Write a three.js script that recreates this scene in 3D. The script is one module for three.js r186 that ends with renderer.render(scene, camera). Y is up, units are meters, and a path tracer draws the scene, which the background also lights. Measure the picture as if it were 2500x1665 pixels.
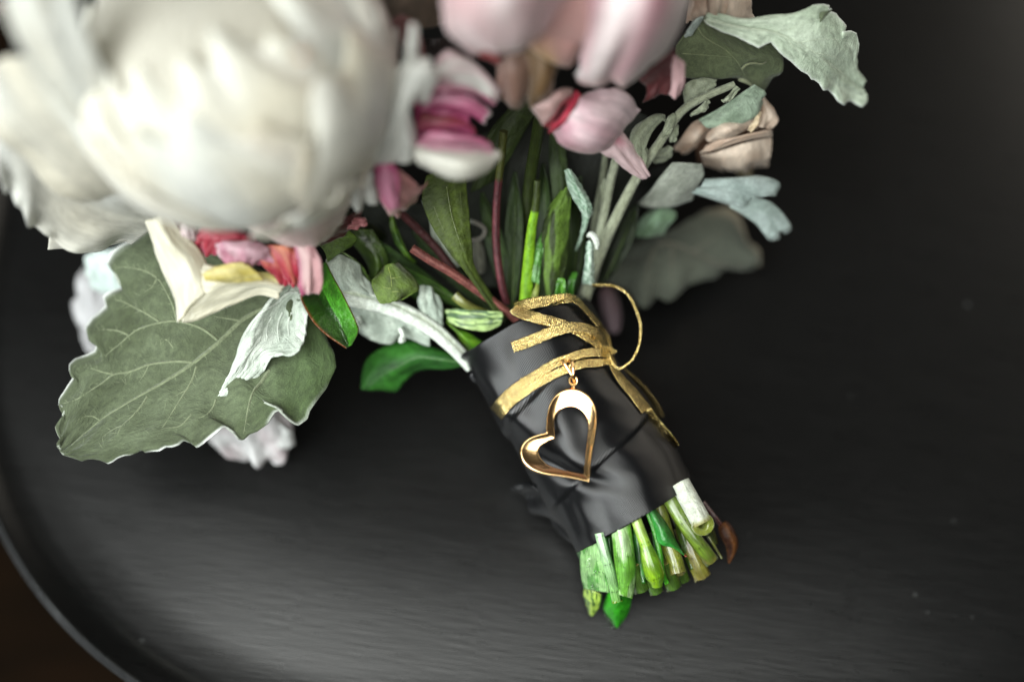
import * as THREE from 'three';
import { mergeGeometries } from 'three/addons/utils/BufferGeometryUtils.js';
import { RectAreaLightUniformsLib } from 'three/addons/lights/RectAreaLightUniformsLib.js';

// ───────── camera, light, exposure ─────────
const V = (x, y, z) => new THREE.Vector3(x, y, z);
const scene = new THREE.Scene();
const TILT = 26 * Math.PI / 180, DIST = 0.415, W0 = 2500, H0 = 1665;
const camera = new THREE.PerspectiveCamera(27, 1024 / 681, 0.02, 20);
const look = V(0, 0.036, 0);
camera.position.set(0, look.y + DIST * Math.cos(TILT), DIST * Math.sin(TILT));
camera.lookAt(look);
camera.focus = 0.4;                                                    // set below, on the heart pendant
camera.userData.fStop = 2.1;
camera.updateMatrixWorld(true); camera.updateProjectionMatrix();
const renderer = new THREE.WebGLRenderer({ antialias: true });
renderer.toneMapping = THREE.LinearToneMapping;
renderer.toneMappingExposure = 2.2;
renderer.shadowMap.enabled = true;
scene.background = new THREE.Color().setRGB(0.012, 0.0105, 0.009);       // dim room all round
RectAreaLightUniformsLib.init();
const WIN = V(-0.66, 0.66, 0.50), WIN_W = 0.62, WIN_H = 0.70, WIN_AIM = V(-0.02, 0.03, 0);  // unseen main light, out of view, lights the bouquet from its left
const unseenKey = new THREE.RectAreaLight(new THREE.Color().setRGB(0.955, 1.0, 0.985), 7.0, WIN_W, WIN_H);
unseenKey.name = 'unseen_main_light'; unseenKey.position.copy(WIN); unseenKey.lookAt(WIN_AIM); scene.add(unseenKey);

const FAR = V(-0.20, 1.10, 0.52), FAR_W = 1.05, FAR_H = 0.85;          // unseen weaker light overhead, out of view: it lifts the shaded side of the flowers and shows in the lacquer
const across = new THREE.RectAreaLight(new THREE.Color().setRGB(0.965, 1.0, 0.97), 3.7, FAR_W, FAR_H);
across.name = 'unseen_overhead_light'; across.position.copy(FAR); across.lookAt(WIN_AIM); scene.add(across);

const SIDE = V(0.84, 0.42, -0.62), SIDE_W = 0.7, SIDE_H = 0.7;          // unseen small warm light opposite, out of view, placed to light the shaded flanks
const warm = new THREE.RectAreaLight(new THREE.Color().setRGB(1.0, 0.94, 0.84), 0.45, SIDE_W, SIDE_H);
warm.name = 'unseen_side_light'; warm.position.copy(SIDE); warm.lookAt(WIN_AIM); scene.add(warm);

// ───────── helpers ─────────
const rng = (s) => () => { s |= 0; s = s + 0x6D2B79F5 | 0; let t = Math.imul(s ^ s >>> 15, 1 | s); t = t + Math.imul(t ^ t >>> 7, 61 | t) ^ t; return ((t ^ t >>> 14) >>> 0) / 4294967296; };
const hash = (x, y, z) => { let h = Math.imul(x, 374761393) + Math.imul(y, 668265263) + Math.imul(z, 2147483647 - 40503); h = Math.imul(h ^ h >>> 13, 1274126177); return ((h ^ h >>> 16) >>> 0) / 4294967296; };
function noise(x, y = 0, z = 0) {                                      // value noise, -1..1
  const X = Math.floor(x), Y = Math.floor(y), Z = Math.floor(z), f = (t) => t * t * (3 - 2 * t), a = f(x - X), b = f(y - Y), c = f(z - Z);
  const m = (p, q, t) => p + (q - p) * t, g = (i, j, k) => hash(X + i, Y + j, Z + k);
  return 2 * m(m(m(g(0, 0, 0), g(1, 0, 0), a), m(g(0, 1, 0), g(1, 1, 0), a), b), m(m(g(0, 0, 1), g(1, 0, 1), a), m(g(0, 1, 1), g(1, 1, 1), a), b), c) - 1;
}
// (numbers)
const clamp = (x, a = 0, b = 1) => Math.min(b, Math.max(a, x)), mix = (a, b, t) => a + (b - a) * t, step = (a, b, x) => { const t = clamp((x - a) / (b - a)); return t * t * (3 - 2 * t); };
const S = (hex) => { const c = new THREE.Color(hex); return [c.r, c.g, c.b]; };      // sRGB hex -> linear
const mixc = (a, b, t) => [mix(a[0], b[0], t), mix(a[1], b[1], t), mix(a[2], b[2], t)];
const mulc = (a, k) => [a[0] * k, a[1] * k, a[2] * k];

// a measured place: image point (of the 2500 x 1665 photograph) and height above the table in mm -> metres
const camDir = new THREE.Matrix3().setFromMatrix4(camera.matrixWorld);
const TY = Math.tan(camera.fov * Math.PI / 360), TX = TY * camera.aspect;
const ray = (px, py) => V((px / W0 * 2 - 1) * TX, (1 - py / H0 * 2) * TY, -1).applyMatrix3(camDir).normalize();
function Ph(px, py, h) { const d = ray(px, py), t = (h * 0.001 - camera.position.y) / d.y; return camera.position.clone().addScaledVector(d, t); }
let lift = 0;                                                          // mm that the flower now being built stands higher
function P(px, py, h) { h += lift + 0.055 * Math.max(0, 760 - py) * step(12, 40, h);   // the bouquet rises away from the wrap
  const d = ray(px, py), t = (h * 0.001 - camera.position.y) / d.y; return camera.position.clone().addScaledVector(d, t); }
camera.focus = P(1400, 1010, 46).sub(camera.position).dot(V(0, -Math.cos(TILT), -Math.sin(TILT)));
const pts = (list, h) => list.map((p) => p.isVector3 ? p : P(p[0], p[1], p[2] ?? (typeof h === 'function' ? h(p[0], p[1]) : h)));

const cr = (a, b, c, d, t) => { const f = (k) => 0.5 * (2 * b[k] + (c[k] - a[k]) * t + (2 * a[k] - 5 * b[k] + 4 * c[k] - d[k]) * t * t + (3 * b[k] - a[k] - 3 * c[k] + d[k]) * t * t * t); return V(f('x'), f('y'), f('z')); };
function along(p, t) {                                                 // Catmull-Rom through p, 0..1
  const n = p.length - 1, x = clamp(t) * n, i = Math.min(n - 1, Math.floor(x)), g = (k) => k < 0 ? p[0].clone().multiplyScalar(2).sub(p[1]) : k > n ? p[n].clone().multiplyScalar(2).sub(p[n - 1]) : p[k];
  return cr(g(i - 1), g(i), g(i + 1), g(i + 2), x - i);
}
function resample(p, n, smooth) {                                      // n + 1 points evenly spaced by length
  const q = smooth ? Array.from({ length: 201 }, (_, i) => along(p, i / 200)) : p, s = [0];
  for (let i = 1; i < q.length; i++) s.push(s[i - 1] + q[i].distanceTo(q[i - 1]));
  const out = []; let k = 1;
  for (let i = 0; i <= n; i++) { const d = s[s.length - 1] * i / n; while (k < q.length - 1 && s[k] < d) k++; out.push(q[k - 1].clone().lerp(q[k], clamp((d - s[k - 1]) / (s[k] - s[k - 1] || 1)))); }
  return out;
}
const soften = (p, w) => p.map((_, i) => { const o = V(0, 0, 0); let c = 0; for (let k = -w; k <= w; k++) { const j = i + k; if (j >= 0 && j < p.length) { o.add(p[j]); c++; } } return o.divideScalar(c); });

// a thin closed shell over fn(u, v): u -1..1 across, v 0..1 along
function shell(fn, o = {}) {
  const nu = o.nu ?? 16, nv = o.nv ?? 24, th = (o.thick ?? 0.35) * 0.001, n1 = nu + 1, N = n1 * (nv + 1), g = [];
  for (let j = 0; j <= nv; j++) for (let i = 0; i <= nu; i++) g.push(fn(i / nu * 2 - 1, j / nv));
  const nor = (a) => { const r = []; for (let j = 0; j <= nv; j++) for (let i = 0; i <= nu; i++) { const du = a[j * n1 + Math.min(nu, i + 1)].clone().sub(a[j * n1 + Math.max(0, i - 1)]), dv = a[Math.min(nv, j + 1) * n1 + i].clone().sub(a[Math.max(0, j - 1) * n1 + i]); const n = du.cross(dv); r.push(n.lengthSq() > 1e-22 ? n.normalize() : V(0, 0, 0)); } for (let k = 0; k < N; k++) if (!r[k].lengthSq()) { for (const m of [n1, -n1, 1, -1, 2 * n1, -2 * n1]) if (r[k + m]?.lengthSq()) { r[k].copy(r[k + m]); break; } } return r; };
  let n = nor(g);
  if (o.wave) { for (let j = 0; j <= nv; j++) for (let i = 0; i <= nu; i++) g[j * n1 + i].addScaledVector(n[j * n1 + i], o.wave(i / nu * 2 - 1, j / nv) * 0.001); n = nor(g); }
  let face = 0; for (let k = 0; k < N; k += 7) face += n[k].dot(camera.position.clone().sub(g[k]).normalize()); const flip = face < 0 ? 1 : 0;   // side 0 of a colour is the one seen from above
  const pos = new Float32Array(N * 6), uv = new Float32Array(N * 4), col = new Float32Array(N * 6), idx = [];
  let wid = 0, len = 0;
  for (let i = 1; i <= nu; i++) wid += g[(nv >> 1) * n1 + i].distanceTo(g[(nv >> 1) * n1 + i - 1]);
  for (let j = 1; j <= nv; j++) len += g[j * n1 + (nu >> 1)].distanceTo(g[(j - 1) * n1 + (nu >> 1)]);
  for (let k = 0; k < N; k++) {
    const i = k % n1, j = (k - i) / n1, u = i / nu * 2 - 1, v = j / nv;
    for (const s of [0, 1]) {
      const p = g[k].clone().addScaledVector(n[k], s ? -th / 2 : th / 2), c = o.col ? o.col(u, v, g[k], s ^ flip) : [1, 1, 1], m = k + s * N;
      pos.set([p.x, p.y, p.z], m * 3); uv.set([u / 2 * wid, v * len], m * 2); col.set(c, m * 3);
    }
  }
  const q = (a, b, c, d) => idx.push(a, b, c, a, c, d);
  for (let j = 0; j < nv; j++) for (let i = 0; i < nu; i++) { const a = j * n1 + i; q(a, a + 1, a + 1 + n1, a + n1); q(a + N, a + N + n1, a + N + n1 + 1, a + N + 1); }
  for (let i = 0; i < nu; i++) { q(i + 1, i, i + N, i + 1 + N); const a = nv * n1 + i; q(a, a + 1, a + 1 + N, a + N); }
  for (let j = 0; j < nv; j++) { const a = j * n1; q(a, a + n1, a + n1 + N, a + N); const b = a + nu; q(b + n1, b, b + N, b + n1 + N); }
  const ge = new THREE.BufferGeometry();
  ge.setAttribute('position', new THREE.BufferAttribute(pos, 3)); ge.setAttribute('uv', new THREE.BufferAttribute(uv, 2)); ge.setAttribute('color', new THREE.BufferAttribute(col, 3));
  ge.setIndex(idx); ge.computeVertexNormals();
  return ge;
}
// surface through rows of measured points (rows run along v, points across u)
function net(rows, o = {}) {
  const w = rows.map((r) => pts(r, o.h)), J = o.jag ?? 0, js = o.seed ?? rows[0][0][0], fn = (u, v) => { u *= 1 - J * (0.5 + 0.5 * noise(v * 4.5, u > 0 ? 3 : 9, js) + 0.4 * noise(v * 13, u > 0 ? 3 : 9, js)) * Math.abs(u); v = 0.5 + (v - 0.5) * (1 - J * (0.5 + 0.5 * noise(u * 3, v > 0.5 ? 5 : 7, js)) * Math.abs(v - 0.5) * 2); return along(w.map((r) => along(r, (u + 1) / 2)), v); };
  return shell(fn, o);
}
// leaf blade between two measured edges and a midrib
function blade(o) {
  const nv = o.nv ?? 90, L = resample(pts(o.left, o.h), nv), R = resample(pts(o.right, o.h), nv), M = resample(pts(o.mid, o.h), nv, true), w = o.soft ?? 5, Ls = soften(L, w), Rs = soften(R, w);
  const fn = (u, v) => {
    const j = Math.round(v * nv), a = Math.abs(u), e = u < 0 ? L[j] : R[j], s = u < 0 ? Ls[j] : Rs[j], f = step(0.45, 1, a);
    const p = M[j].clone().lerp(s.clone().lerp(e, f), a);
    p.y += 0.001 * (o.camber ?? 0) * (a - a * a) * 4 + 0.001 * (o.lip ?? 0) * step(0.7, 1, a);
    return p;
  };
  return shell(fn, { ...o, nv, nu: o.nu ?? 24 });
}
// round stem along measured or world points; r in mm, function of t or number
function tube(p, r, o = {}) {
  const w = pts(p, o.h), n = o.n ?? Math.max(8, w.length * 6), k = o.k ?? 10, pos = [], uv = [], col = [], idx = [], c = resample(w, n, true);
  let nrm = V(0, 1, 0), s = 0;
  for (let i = 0; i <= n; i++) {
    const t = c[Math.min(n, i + 1)].clone().sub(c[Math.max(0, i - 1)]).normalize();
    nrm.addScaledVector(t, -nrm.dot(t)).normalize(); const b = t.clone().cross(nrm), v = i / n, rr = (typeof r === 'function' ? r(v) : r) * 0.001;
    if (i) s += c[i].distanceTo(c[i - 1]);
    for (let j = 0; j <= k; j++) {
      const a = j / k * Math.PI * 2, f = o.shape ? o.shape(a, v) : 1, q = c[i].clone().addScaledVector(nrm, Math.cos(a) * rr * f * (o.flat ?? 1)).addScaledVector(b, Math.sin(a) * rr * f);
      pos.push(q.x, q.y, q.z); uv.push(a * rr, s); col.push(...(o.col ? o.col(a, v) : [1, 1, 1]));
      if (i < n && j < k) { const A = i * (k + 1) + j; idx.push(A, A + k + 1, A + 1, A + 1, A + k + 1, A + k + 2); }
    }
  }
  if (!o.open) for (const [i, e] of [[0, 0], [n, 1]]) {
    const m = pos.length / 3; pos.push(c[i].x, c[i].y, c[i].z); uv.push(0, e ? s : 0); col.push(...(o.cut ?? (o.col ? o.col(0, e) : [1, 1, 1])));
    for (let j = 0; j <= k; j++) { const A = (i * (k + 1) + j) * 3; pos.push(pos[A], pos[A + 1], pos[A + 2]); uv.push(0.001, e ? s : 0); col.push(...(o.cut ?? (o.col ? o.col(0, e) : [1, 1, 1]))); if (j < k) e ? idx.push(m, m + 1 + j, m + 2 + j) : idx.push(m, m + 2 + j, m + 1 + j); }
  }
  const g = new THREE.BufferGeometry();
  g.setAttribute('position', new THREE.Float32BufferAttribute(pos, 3)); g.setAttribute('uv', new THREE.Float32BufferAttribute(uv, 2)); g.setAttribute('color', new THREE.Float32BufferAttribute(col, 3));
  g.setIndex(idx); g.computeVertexNormals();
  return g;
}
// things and their parts
const GROUPS = { felted_leaf: 'grey felted leaves of the bouquet', green_leaf: 'green leaves of the bouquet', red_stem: 'red stems of the bouquet', olive_stem: 'olive stem ends', wedged_leaf: 'leaf blades wedged between the cut stems', stem_end: 'small cut stem ends', bundle_stalk: 'stems deep inside the cut bundle', strap_leaf: 'pale strap leaves at the stem ends', peach_rose: 'peach roses of the bouquet', felted_shred: 'woolly shreds among the stems' };
const used = {};
const numbered = (n) => { used[n] = (used[n] ?? -1) + 1; return used[n] ? n + '_' + String(used[n]).padStart(3, '0') : n; };
function thing(name, label, category, group) {
  const o = new THREE.Group(); o.name = numbered(name); o.userData = { label, category }; group ??= GROUPS[name]; if (group) o.userData.group = group; scene.add(o); return o;
}
function part(parent, name, geo, mat, label) {
  const m = new THREE.Mesh(Array.isArray(geo) ? mergeGeometries(geo) : geo, mat); m.name = name; m.castShadow = m.receiveShadow = true; if (label) m.userData.label = label; parent.add(m); return m;
}
function seat(t, at) { t.traverse((c) => { if (c.isMesh) c.geometry.translate(-at.x, -at.y, -at.z); }); t.position.copy(at); t.updateMatrixWorld(true); return t; }   // base of a finished thing whose parts were modelled in place
const caster = new THREE.Raycaster();
function onto(mesh, px, py, off = 0) {                                 // the place on a finished part, lifted off it by off mm
  mesh.updateWorldMatrix(true, false); caster.set(camera.position, ray(px, py));
  const hit = caster.intersectObject(mesh, false)[0];
  return hit ? hit.point.clone().addScaledVector(ray(px, py), -off * 0.001) : null;
}

// ───────── textures and materials ─────────
function data(w, h, fn, srgb) {
  const a = new Uint8Array(w * h * 4);
  for (let y = 0; y < h; y++) for (let x = 0; x < w; x++) { const c = fn(x, y), k = (y * w + x) * 4; const v = Array.isArray(c) ? c : [c, c, c]; for (let i = 0; i < 3; i++) a[k + i] = clamp(v[i]) * 255; a[k + 3] = 255; }
  const t = new THREE.DataTexture(a, w, h); t.wrapS = t.wrapT = THREE.RepeatWrapping; t.magFilter = THREE.LinearFilter; t.minFilter = THREE.LinearMipmapLinearFilter; if (srgb) t.colorSpace = THREE.SRGBColorSpace; t.needsUpdate = true; return t;
}
const per = (x, y, n, f, z) => {                                       // noise that repeats every n pixels
  const X = x / n, Y = y / n, a = (i, j) => noise((X + i) * f, (Y + j) * f, z), u = step(0.7, 1, X), v = step(0.7, 1, Y);
  return mix(mix(a(0, 0), a(-1, 0), u), mix(a(0, -1), a(-1, -1), u), v);
};
const rep = (t, m) => { const c = t.clone(); c.repeat.set(1 / m, 1 / m); c.needsUpdate = true; return c; };
const ridge = (x, y, f, z) => Math.pow(1 - Math.min(1, Math.abs(per(x, y, 256, f, z)) * 3.2), 2);
const feltT = data(256, 256, (x, y) => 0.32 + 0.4 * Math.max(ridge(x, y, 6, 3), 0.7 * ridge(x, y, 11, 7)) + 0.12 * per(x, y, 256, 60, 5) + 0.1 * per(x, y, 256, 24, 9));
const fibreT = data(256, 256, (x, y) => 0.5 + 0.3 * per(x, y * 0.125 % 256, 256, 40, 201) + 0.22 * per(x, y * 0.0625 % 256, 256, 90, 203));
const fibreC = data(256, 256, (x, y) => { const k = 0.82 + 0.13 * per(x, y * 0.125 % 256, 256, 34, 211) + 0.1 * per(x, y, 256, 8, 213) - 0.25 * step(0.62, 0.8, per(x, y, 256, 18, 215)); return [k, k, k * 0.92]; }, true);
const feltC = data(256, 256, (x, y) => { const k = 0.86 + 0.09 * per(x, y, 256, 60, 13) + 0.09 * per(x, y, 256, 11, 17); return [k, k, k]; }, true);
const leafT = data(256, 256, (x, y) => 0.5 + 0.28 * per(x, y, 256, 14, 23) + 0.16 * per(x, y, 256, 38, 25));
const leafC = data(256, 256, (x, y) => { const k = 0.84 + 0.12 * per(x, y, 256, 9, 33) + 0.08 * per(x, y, 256, 46, 35); return [k, k, k * 0.96]; }, true);
const petalT = data(256, 256, (x, y) => 0.5 + 0.3 * per(x * 4 % 256, y, 256, 12, 43) + 0.15 * per(x * 2 % 256, y, 256, 30, 45));
const petalC = data(256, 256, (x, y) => { const k = 0.93 + 0.05 * per(x * 4 % 256, y, 256, 10, 53) + 0.03 * per(x, y, 256, 6, 55); return [k, k, k * 0.99]; }, true);
const std = (o) => new THREE.MeshStandardMaterial({ vertexColors: true, side: THREE.DoubleSide, ...o });
const phy = (o) => new THREE.MeshPhysicalMaterial({ vertexColors: true, side: THREE.DoubleSide, ...o });
const M = {
  felt: phy({ name: 'felted_leaf', roughness: 0.95, map: rep(feltC, 0.012), bumpMap: rep(feltT, 0.016), bumpScale: 0.00024, sheen: 0.35, sheenRoughness: 0.7, sheenColor: new THREE.Color(0.8, 0.85, 0.8) }),
  leaf: phy({ name: 'green_leaf', roughness: 0.42, map: rep(leafC, 0.016), bumpMap: rep(leafT, 0.014), bumpScale: 0.0003 }),
  dull: phy({ name: 'dull_leaf', roughness: 0.62, specularIntensity: 0.5, map: rep(leafC, 0.016), bumpMap: rep(leafT, 0.014), bumpScale: 0.0003 }),
  petal: phy({ name: 'petal', roughness: 0.62, map: rep(petalC, 0.03), bumpMap: rep(petalT, 0.02), bumpScale: 0.0002, transmission: 0.55, thickness: 0, sheen: 0.2, sheenRoughness: 0.6 }),
  stem: phy({ name: 'stem', roughness: 0.4, map: rep(fibreC, 0.008), bumpMap: rep(fibreT, 0.008), bumpScale: 0.00014 }),
  wet: phy({ name: 'wet_stem', roughness: 0.38, map: rep(fibreC, 0.008), bumpMap: rep(fibreT, 0.008), bumpScale: 0.00016, clearcoat: 0.7, clearcoatRoughness: 0.14 }),
};

// ───────── the seat-like tabletop, the floor, the unseen windows ─────────
{
  const a = P(0, 1287, 0), b = P(138, 1496, 0), c = P(331, 1665, 0);      // three places on its rounded corner
  const d = 2 * (a.x * (b.z - c.z) + b.x * (c.z - a.z) + c.x * (a.z - b.z)), q = (p) => p.x * p.x + p.z * p.z;
  const cx = (q(a) * (b.z - c.z) + q(b) * (c.z - a.z) + q(c) * (a.z - b.z)) / d, cz = (q(a) * (c.x - b.x) + q(b) * (a.x - c.x) + q(c) * (b.x - a.x)) / d;
  const R = Math.hypot(a.x - cx, a.z - cz), x1 = cx + 0.137, z1 = cz - 0.137;
  const ring = (inset, y) => { const o = []; for (const [X, Z, from] of [[cx, cz, 90], [cx, z1, 180], [x1, z1, 270], [x1, cz, 0]]) for (let k = 0; k <= 40; k++) { const t = (from + k * 2.25) * Math.PI / 180; o.push(V(X + Math.cos(t) * (R - inset), y, Z + Math.sin(t) * (R - inset))); } return o; };
  // rolled profile: [inset mm, slope degrees] -> heights
  const prof = []; let y = 0; const slope = (m) => m > 14 ? 7 * step(96, 36, m) * step(13, 26, m) : -36 * step(14, 3, m) * step(0.2, 2, m);   // shallow crown, then a rising dished lip
  for (let m = 92; m > 0; m -= m > 26 ? 2 : 0.5) { prof.push([m, y]); y -= Math.tan(slope(m) * Math.PI / 180) * (m > 26 ? 2 : 0.5); }
  prof.push([0, y], [-0.3, y - 1], [0.2, y - 26]);
  const low = prof.find(([m]) => m <= 20)[1], soft = (v) => { v.y *= 0.25 + 0.75 * step(cz - 0.01, cz + R * 0.62, v.z); return v; }, rings = prof.map(([m, h], i) => ring(m / 1000, h / 1000).map((v) => { const a = Math.min(0, m > 20 ? h : Math.min(h, low)) / 1000, b = (m > 20 ? 0 : h - Math.min(h, low)) / 1000; v.y = (m > 20 ? h : low) / 1000; soft(v); v.y += m > 20 ? 0 : (h - low) / 1000; return v; })), n = rings[0].length, pos = [], uv = [], idx = [], ca = Math.cos(0.13), sa = Math.sin(0.13);
  const add = (p) => { pos.push(p.x, p.y, p.z); uv.push(p.x * ca + p.z * sa, p.x * sa - p.z * ca); };
  add(V((cx + x1) / 2, 0, (cz + z1) / 2)); for (const r of rings) r.forEach(add);
  for (let i = 0; i < n; i++) idx.push(0, 1 + (i + 1) % n, 1 + i);
  for (let r = 0; r + 1 < rings.length; r++) for (let i = 0; i < n; i++) { const A = 1 + r * n + i, B = 1 + r * n + (i + 1) % n; idx.push(A, B, A + n, B, B + n, A + n); }
  const g = new THREE.BufferGeometry(); g.setAttribute('position', new THREE.Float32BufferAttribute(pos, 3)); g.setAttribute('uv', new THREE.Float32BufferAttribute(uv, 2)); g.setIndex(idx); g.computeVertexNormals();
  const streak = (x, y, z) => 0.55 * per(x / 16 % 1024, y, 1024, 130, z) + 0.4 * per(x / 8 % 1024, y, 1024, 62, z + 2) + 0.3 * per(x / 4 % 1024, y, 1024, 260, z + 4);
  const bump = data(1024, 1024, (x, y) => 0.5 + 0.42 * streak(x, y, 61));
  const rough = data(512, 512, (x, y) => { const s = streak(x * 2, y * 2, 71); return [1, 0.9 + 0.1 * s, 1]; });
  // worn lacquer: scuffs and dust where the photograph has them (uv metres -> texture)
  const r0 = rng(5), specks = Array.from({ length: 34 }, () => [1500 + r0() * 980, 700 + r0() * 940, 0.5 + r0() * r0() * 2.2, 0.3 + 0.7 * r0()]);
  specks.push([2360, 744, 5, 0.9], [2238, 1446, 3.5, 1], [335, 1553, 5, 0.6], [2330, 1270, 4, 0.5], [2270, 1490, 2.5, 0.9], [2380, 1500, 2.5, 0.9]);
  const TS = 0.36, grid = 1500, img = new Float32Array(grid * grid).fill(1), u0 = (p) => [(p.x * ca + p.z * sa) / TS + 0.5, (p.x * sa - p.z * ca) / TS + 0.5];
  for (const [px, py, r, k] of specks) { const [u, v] = u0(P(px, py, 0)), X = u * grid, Y = v * grid, w = r * 0.62; for (let y2 = -6; y2 <= 6; y2++) for (let x2 = -6; x2 <= 6; x2++) { const f = clamp(1.4 - Math.hypot(x2 * (0.8 + 0.4 * r0()), y2) / w); const i = Math.round(Y + y2) * grid + Math.round(X + x2); if (f > 0 && i > 0 && i < img.length) img[i] += f * k * 6; } }
  const dark = (poly, amt, seed) => { const q2 = poly.map(([x, y2]) => u0(P(x, y2, 0))), us = q2.map((e) => e[0]), vs = q2.map((e) => e[1]); for (let Y = Math.floor(Math.min(...vs) * grid); Y < Math.max(...vs) * grid; Y++) for (let X = Math.floor(Math.min(...us) * grid); X < Math.max(...us) * grid; X++) { let inn = false; const x = X / grid, y3 = Y / grid; for (let i = 0, j = q2.length - 1; i < q2.length; j = i++) if ((q2[i][1] > y3) !== (q2[j][1] > y3) && x < (q2[j][0] - q2[i][0]) * (y3 - q2[i][1]) / (q2[j][1] - q2[i][1]) + q2[i][0]) inn = !inn; if (inn) img[Y * grid + X] *= 1 - amt * clamp(0.62 + 0.7 * noise(X / 9, Y / 26, seed) + 0.3 * noise(X / 3, Y / 3, seed)); } };
  dark([[2066, 1424], [2122, 1416], [2118, 1490], [2110, 1614], [2098, 1600], [2092, 1530], [2064, 1500]], 0.5, 3);
  dark([[1306, 1440], [1350, 1452], [1420, 1480], [1430, 1520], [1330, 1512], [1300, 1480]], 0.6, 4);
  const wear = data(grid, grid, (x, y2) => { const k = 0.034 * img[y2 * grid + x] * (1 + 0.05 * noise(x / 40, y2 / 30, 8) + 0.1 * noise(x / 9, y2 / 3, 9)); return [k, k * 1.02, k * 1.01]; }, true);
  wear.repeat.set(1 / TS, 1 / TS); wear.offset.set(0.5, 0.5);
  const mat = new THREE.MeshPhysicalMaterial({ name: 'black_lacquered_metal', map: wear, roughness: 0.33, roughnessMap: rep(rough, 0.055), bumpMap: rep(bump, 0.055), bumpScale: 0.00003, specularIntensity: 0.86, side: THREE.DoubleSide });
  const t = thing('tabletop', 'black lacquered metal tabletop with rounded corner and rolled edge under the bouquet', 'tabletop');
  part(t, 'top_sheet', g, mat);
  const bead = rings[rings.length - 3].map((v) => v.clone().add(V(0, -0.0012, 0))), bm = new THREE.MeshPhysicalMaterial({ name: 'black_rim', color: new THREE.Color().setRGB(0.012, 0.013, 0.014), roughness: 0.5, bumpMap: rep(feltT, 0.012), bumpScale: 0.0003 });
  part(t, 'rim', new THREE.TubeGeometry(new THREE.CatmullRomCurve3(bead.filter((_, i) => i % 41 !== 40), true), 420, 0.0014, 8, true), bm);
  seat(t, V((cx + x1) / 2, -0.03, (cz + z1) / 2));
  const fm = new THREE.MeshPhysicalMaterial({ name: 'brown_floor', roughness: 0.95, specularIntensity: 0.15, map: rep(data(256, 256, (x, y2) => { const k = 0.5 + 0.5 * per(x, y2 * 6 % 256, 256, 9, 81); return mixc([0.035, 0.018, 0.006], [0.11, 0.06, 0.022], k); }, true), 0.5) });
  const fl = new THREE.Mesh(new THREE.PlaneGeometry(6, 6), fm); fl.rotation.x = -Math.PI / 2; fl.position.y = -0.46; const fu = fl.geometry.attributes.uv; for (let i = 0; i < fu.count; i++) fu.setXY(i, fu.getX(i) * 6, fu.getY(i) * 6); fl.receiveShadow = true; fl.name = 'floor'; fl.userData.kind = 'structure'; scene.add(fl);
}
{ // unseen windows, out of view, placed to light the bouquet: they show in the lacquer, the satin and the gold
  const fr = new THREE.MeshStandardMaterial({ name: 'white_frame', color: 0xcfcac0, roughness: 0.5 });
  for (const [at, W, H, e, label] of [[WIN, WIN_W, WIN_H, [0.8, 0.85, 0.86], 'tall bright window with a pale frame, out of view beside the table, lighting the bouquet'], [FAR, FAR_W, FAR_H, [0.5, 0.46, 0.4], 'wide dim overhead window with a pale frame above the table'], [SIDE, SIDE_W, SIDE_H, [0.5, 0.43, 0.34], 'small warm window with a pale frame, out of view across from the tall one, placed to light the shaded petals']]) {
    const w = thing('window', label, 'window'), gl = new THREE.MeshStandardMaterial({ name: 'unseen_pane_glow', color: 0x888888, emissive: new THREE.Color(...e), emissiveIntensity: 1, side: THREE.DoubleSide });
    part(w, 'pane', new THREE.PlaneGeometry(W, H).translate(0, 0, -0.02), gl);
    for (const s of [-1, 1]) { part(w, 'frame', new THREE.BoxGeometry(0.06, H + 0.12, 0.05).translate(s * (W / 2 + 0.03), 0, -0.03), fr); part(w, 'frame', new THREE.BoxGeometry(W, 0.06, 0.05).translate(0, s * (H / 2 + 0.03), -0.03), fr); }
    w.position.copy(at); w.lookAt(WIN_AIM);
  }
}

// ───────── black satin wrap ─────────
const WR = [[1135, 880, 1425, 728, 38], [1163, 935, 1462, 800, 35.5], [1212, 1015, 1515, 905, 32.5], [1262, 1095, 1570, 985, 29.5], [1315, 1185, 1620, 1063, 26.5], [1365, 1262, 1655, 1120, 24], [1420, 1350, 1683, 1178, 21.5]].map(([a, b, c, d, h]) => ({ l: P(a, b, h), r: P(c, d, h) }));
const wrapC = WR.map((w) => w.l.clone().add(w.r).multiplyScalar(0.5)), wrapS = WR.map((w) => w.r.clone().sub(w.l).multiplyScalar(0.5));
const AX = wrapC[6].clone().sub(wrapC[0]).normalize();
function handle(th, v, out = 0) {                                       // th 0 = top, -pi/2 = towards the window side; out mm beyond the satin
  const c = along(wrapC, v), s = along(wrapS, v), half = s.length(), sd = s.clone().addScaledVector(AX, -s.dot(AX)).normalize(), n = sd.clone().cross(AX).normalize(); if (n.y < 0) n.negate();
  return c.addScaledVector(sd, Math.sin(th) * (half + out * 0.001)).addScaledVector(n, Math.cos(th) * (half * 0.9 + out * 0.001));
}
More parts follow.
